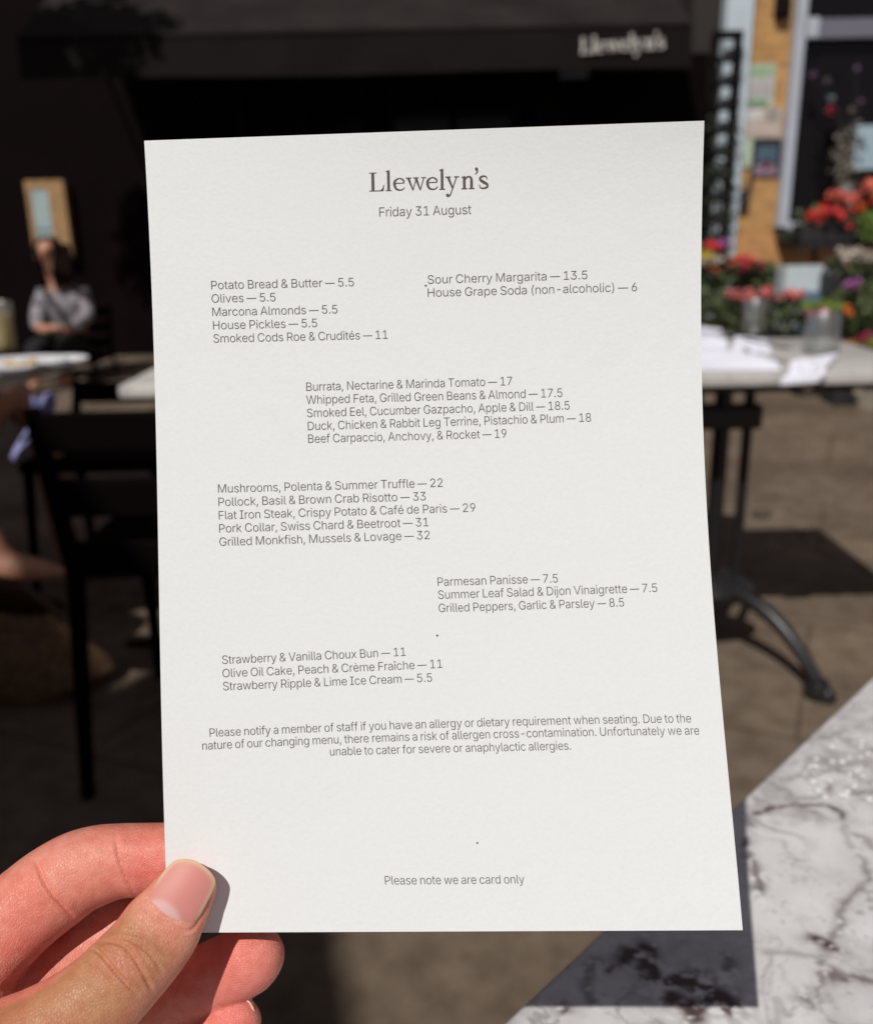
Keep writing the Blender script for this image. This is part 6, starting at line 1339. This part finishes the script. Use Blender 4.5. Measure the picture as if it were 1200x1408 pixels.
chair('cafe_chair', -0.48, 1.81, math.pi, 'black chair seen from behind, pushed in at the marble table end', BCH, .46, .44, .775)
# second person, mostly outside the frame on the left
px_, py_ = -1.42, 1.62
pr = empty('person', (px_, py_, 0), 'seated person at the left edge with a lilac cloth and a bare leg stretched out', 'person')
W = lambda x, y, z: (px_ + x, py_ + y, z)
kn = G(42, 535, .62); ka = (float(kn[0]), float(kn[1]), .62)
ft_ = P(92, 787, 1.93); an_ = P(5, 778, 1.93); kb = P(-70, 690, 1.93)
pp = W(0, .0, .50)
body([[(pp, .14), (W(.0, -.02, .70), .13), (W(.01, -.03, .92), .14), (W(.02, -.03, 1.04), .07), (W(.03, -.02, 1.12), .05), (W(.05, -.01, 1.22), .085), (W(.05, -.01, 1.31), .07)],
      [(pp, .14), (W(.15, .12, .56), .085), ((ka[0] - .05, ka[1] - .02, .615), .062), ((ka[0] + .02, ka[1] + .0, .50), .05), ((ka[0] + .02, ka[1] + .02, .26), .045), ((ka[0] + .03, ka[1] + .02, .06), .032), ((ka[0] + .14, ka[1] + .0, .03), .025)],
      [(pp, .14), (W(.10, -.1, .50), .085), (tuple(kb), .06), (tuple((np.array(kb) + an_) / 2), .05), (tuple(an_), .034), (tuple((np.array(an_) + ft_) / 2), .028), (tuple(ft_), .010)],
      [(W(.01, -.03, .92), .14), (W(-.14, -.05, .98), .06), (W(-.2, .05, .75), .045), (W(-.05, .25, .78), .035)],
      [(W(.01, -.03, .92), .14), (W(.16, -.05, .98), .06), (W(.14, .08, .76), .045), (W(.1, .28, .78), .035)]], 'body', SKIN2, pr)
LILAC = mat('lilac_cloth', (.22, .22, .42), rough=.9, var=.2, scale=25)
body([[(pp, .155), (W(.15, .12, .56), .105), ((ka[0] - .16, ka[1] - .05, .60), .085)], [(pp, .155), (W(.10, -.1, .50), .10)]], 'shorts', LILAC, pr)
body([[(W(0, 0, .58), .15), (W(.0, -.02, .72), .145), (W(.01, -.03, .92), .155), (W(.02, -.03, 1.01), .10)], [(W(.01, -.03, .92), .155), (W(-.14, -.05, .98), .075), (W(-.17, .0, .85), .06)], [(W(.01, -.03, .92), .155), (W(.16, -.05, .98), .075), (W(.15, .02, .86), .06)]], 'shirt', mat('maroon_cloth', (.09, .012, .012), rough=.9), pr)
hm = MB(); hm.lathe(W(.05, .0, 1.22), [(.075, -.06), (.092, .0), (.09, .06), (.06, .11), (0.0, .125)], 24); hm.build('hair', HAIR, pr, smooth=True)
# lilac cloth hanging from the lap
cl_ = MB(); rows_ = []
for j in range(15):
    v = j / 14
    for i in range(9):
        u = i / 8
        q = P(46 + (30 - 14 * v) * u - 26 * v + 4 * math.sin(u * 9 + v) + 5 * math.sin(v * 5), 545 + (88 - 16 * u) * v + 5 * math.sin(u * 6), 1.90 + .02 * math.sin(u * 8 + v * 3))
        rows_.append(q)
cl_.add(rows_, [(j * 9 + i, j * 9 + i + 1, (j + 1) * 9 + i + 1, (j + 1) * 9 + i) for j in range(14) for i in range(8)])
co_ = cl_.build('shawl', LILAC, pr, smooth=True); sd = co_.modifiers.new('t', 'SOLIDIFY'); sd.thickness = .006
chair('cafe_chair', px_ - .02, py_ - .03, math.radians(160), 'black chair under the person with the lilac cloth', BCH, .36, .44, .80)
# woven bag on the ground
bc = G(38, 945, 0.0)
bgt = empty('woven_bag', (bc[0], bc[1], 0), 'slouchy brown woven bag on the ground at the left', 'bag')
WICK = mat('woven_straw', (.115, .062, .028), rough=.8, var=.45, scale=70, bump=.7, bscale=90)
bgm = MB(); prof = [(0.0, 0), (.16, .005), (.20, .05), (.205, .12), (.17, .19), (.12, .225), (.11, .225), (.15, .18), (.18, .11), (0.0, .03)]
bgm.lathe((bc[0], bc[1], 0), prof, 40, .92, .6)
bgm.v = [(x + .02 * math.sin(z * 30) + .012 * math.sin(y * 60), y, z * (1 - .18 * (x - bc[0]) / .2)) for x, y, z in bgm.v]
bgm.build('bag_body', WICK, bgt, smooth=True)
MB().tube([(bc[0] - .12 + .24 * k / 12, bc[1] - .02, .19 + .09 * math.sin(math.pi * k / 12)) for k in range(13)], .011, 10).build('handle', mat('brown_leather', (.06, .03, .015), rough=.5), bgt, smooth=True)
# ================================================================== unseen brick building added on the left to shade this side
BR = mat('brick', (.20, .10, .07), rough=.9, var=.2, scale=6)
_nt = BR.node_tree; _bt = _nt.nodes.new('ShaderNodeTexBrick'); _bt.inputs['Scale'].default_value = 4.2
_bt.inputs['Color1'].default_value = (.23, .115, .075, 1); _bt.inputs['Color2'].default_value = (.15, .07, .05, 1); _bt.inputs['Mortar'].default_value = (.28, .26, .23, 1)
_mp = _nt.nodes.new('ShaderNodeMapping'); _mp.inputs['Rotation'].default_value = (math.pi / 2, 0, math.pi / 2); _g = _nt.nodes.new('ShaderNodeNewGeometry')
_nt.links.new(_g.outputs['Position'], _mp.inputs['Vector']); _nt.links.new(_mp.outputs[0], _bt.inputs['Vector'])
_nt.links.new(_bt.outputs['Color'], _nt.nodes['Principled BSDF'].inputs['Base Color'])
bw = empty('shade_building', (-3.6, -1, 0), 'unseen brick building added along the left side to shade the terrace', 'building')
e0, e1 = np.array([-1.51, -5.5]), np.array([-3.27, 2.2])
poly = [tuple(e0), tuple(e1), (e1[0] - 2.5, e1[1]), (e0[0] - 4.5, e0[1])]
MB().prism(poly, 0, 4.32).build('wall', BR, bw)
dir_ = (e1 - e0) / np.linalg.norm(e1 - e0); nrm = np.array([dir_[1], -dir_[0]])
for ta_, tb_ in ((0.0, (5.5 - 1.62) / 7.7), ((5.5 - .42) / 7.7, 1.0)):          # parapet with a gap shaped to let sun onto knee and side table
    p, q = e0 * (1 - ta_) + e1 * ta_, e0 * (1 - tb_) + e1 * tb_
    pr_ = MB().prism([tuple(p), tuple(q), tuple(q - nrm * .2), tuple(p - nrm * .2)], 4.32, 4.9).build('parapet', BR, bw)
    MB().prism([tuple(p + nrm * .05 - dir_ * .02), tuple(q + nrm * .05 + dir_ * .02), tuple(q - nrm * .25 + dir_ * .02), tuple(p - nrm * .25 - dir_ * .02)], 4.9, 5.0).build('coping', mat('stone_coping', (.35, .33, .30), rough=.8), pr_)
for t in (.25, .5, .75):
    c = e0 * (1 - t) + e1 * t + nrm * .01
    rz = math.atan2(dir_[1], dir_[0])
    wn_ = MB().box((c[0], c[1], 1.7), (1.1, .10, 1.5), rz, .01).build('window', GREYB, bw)
    MB().box((c[0] + nrm[0] * .055, c[1] + nrm[1] * .055, 1.7), (.96, .02, 1.36), rz).build('pane', DARKGLASS, wn_)

# ================================================================== street tree beyond the building's end: its shadow falls on the awning's far end
tt = empty('street_tree', (-3.75, 4.35, 0), 'leafy street tree whose shadow dapples the far end of the black awning', 'tree')
BARK = mat('bark', (.11, .085, .065), rough=.9, var=.3, scale=18, bump=.6, bscale=40)
tk = MB(); tk.tube([(-3.75, 4.35, 0), (-3.74, 4.37, 1.2), (-3.70, 4.42, 2.6), (-3.62, 4.5, 3.9), (-3.55, 4.55, 5.2)], [.14, .11, .09, .065, .02], 14)
r_ = random.Random(21)
for k in range(11):
    a = k * 2.4; z0 = 3.0 + .17 * k
    base = (-3.70 + .06 * (z0 - 2.6), 4.42 + .06 * (z0 - 2.6), z0)
    tk.tube([base, (base[0] + .4 * math.cos(a), base[1] + .4 * math.sin(a), z0 + .3), (base[0] + .75 * math.cos(a), base[1] + .75 * math.sin(a), z0 + .75)], [.035, .022, .008], 8)
tk.build('trunk', BARK, tt, smooth=True)
cr = MB()
for k in range(26):
    q = np.array([r_.gauss(0, 1) for _k in range(3)]); q /= np.linalg.norm(q); q *= r_.uniform(.45, .85)
    leaves(cr, np.array([-3.55, 4.55, 5.05]) + q * np.array([.92, .92, 1.0]), np.array([.3, .3, .26]) * r_.uniform(.8, 1.3), 120, .10, r_)
cr.build('crown', LEAF, tt)
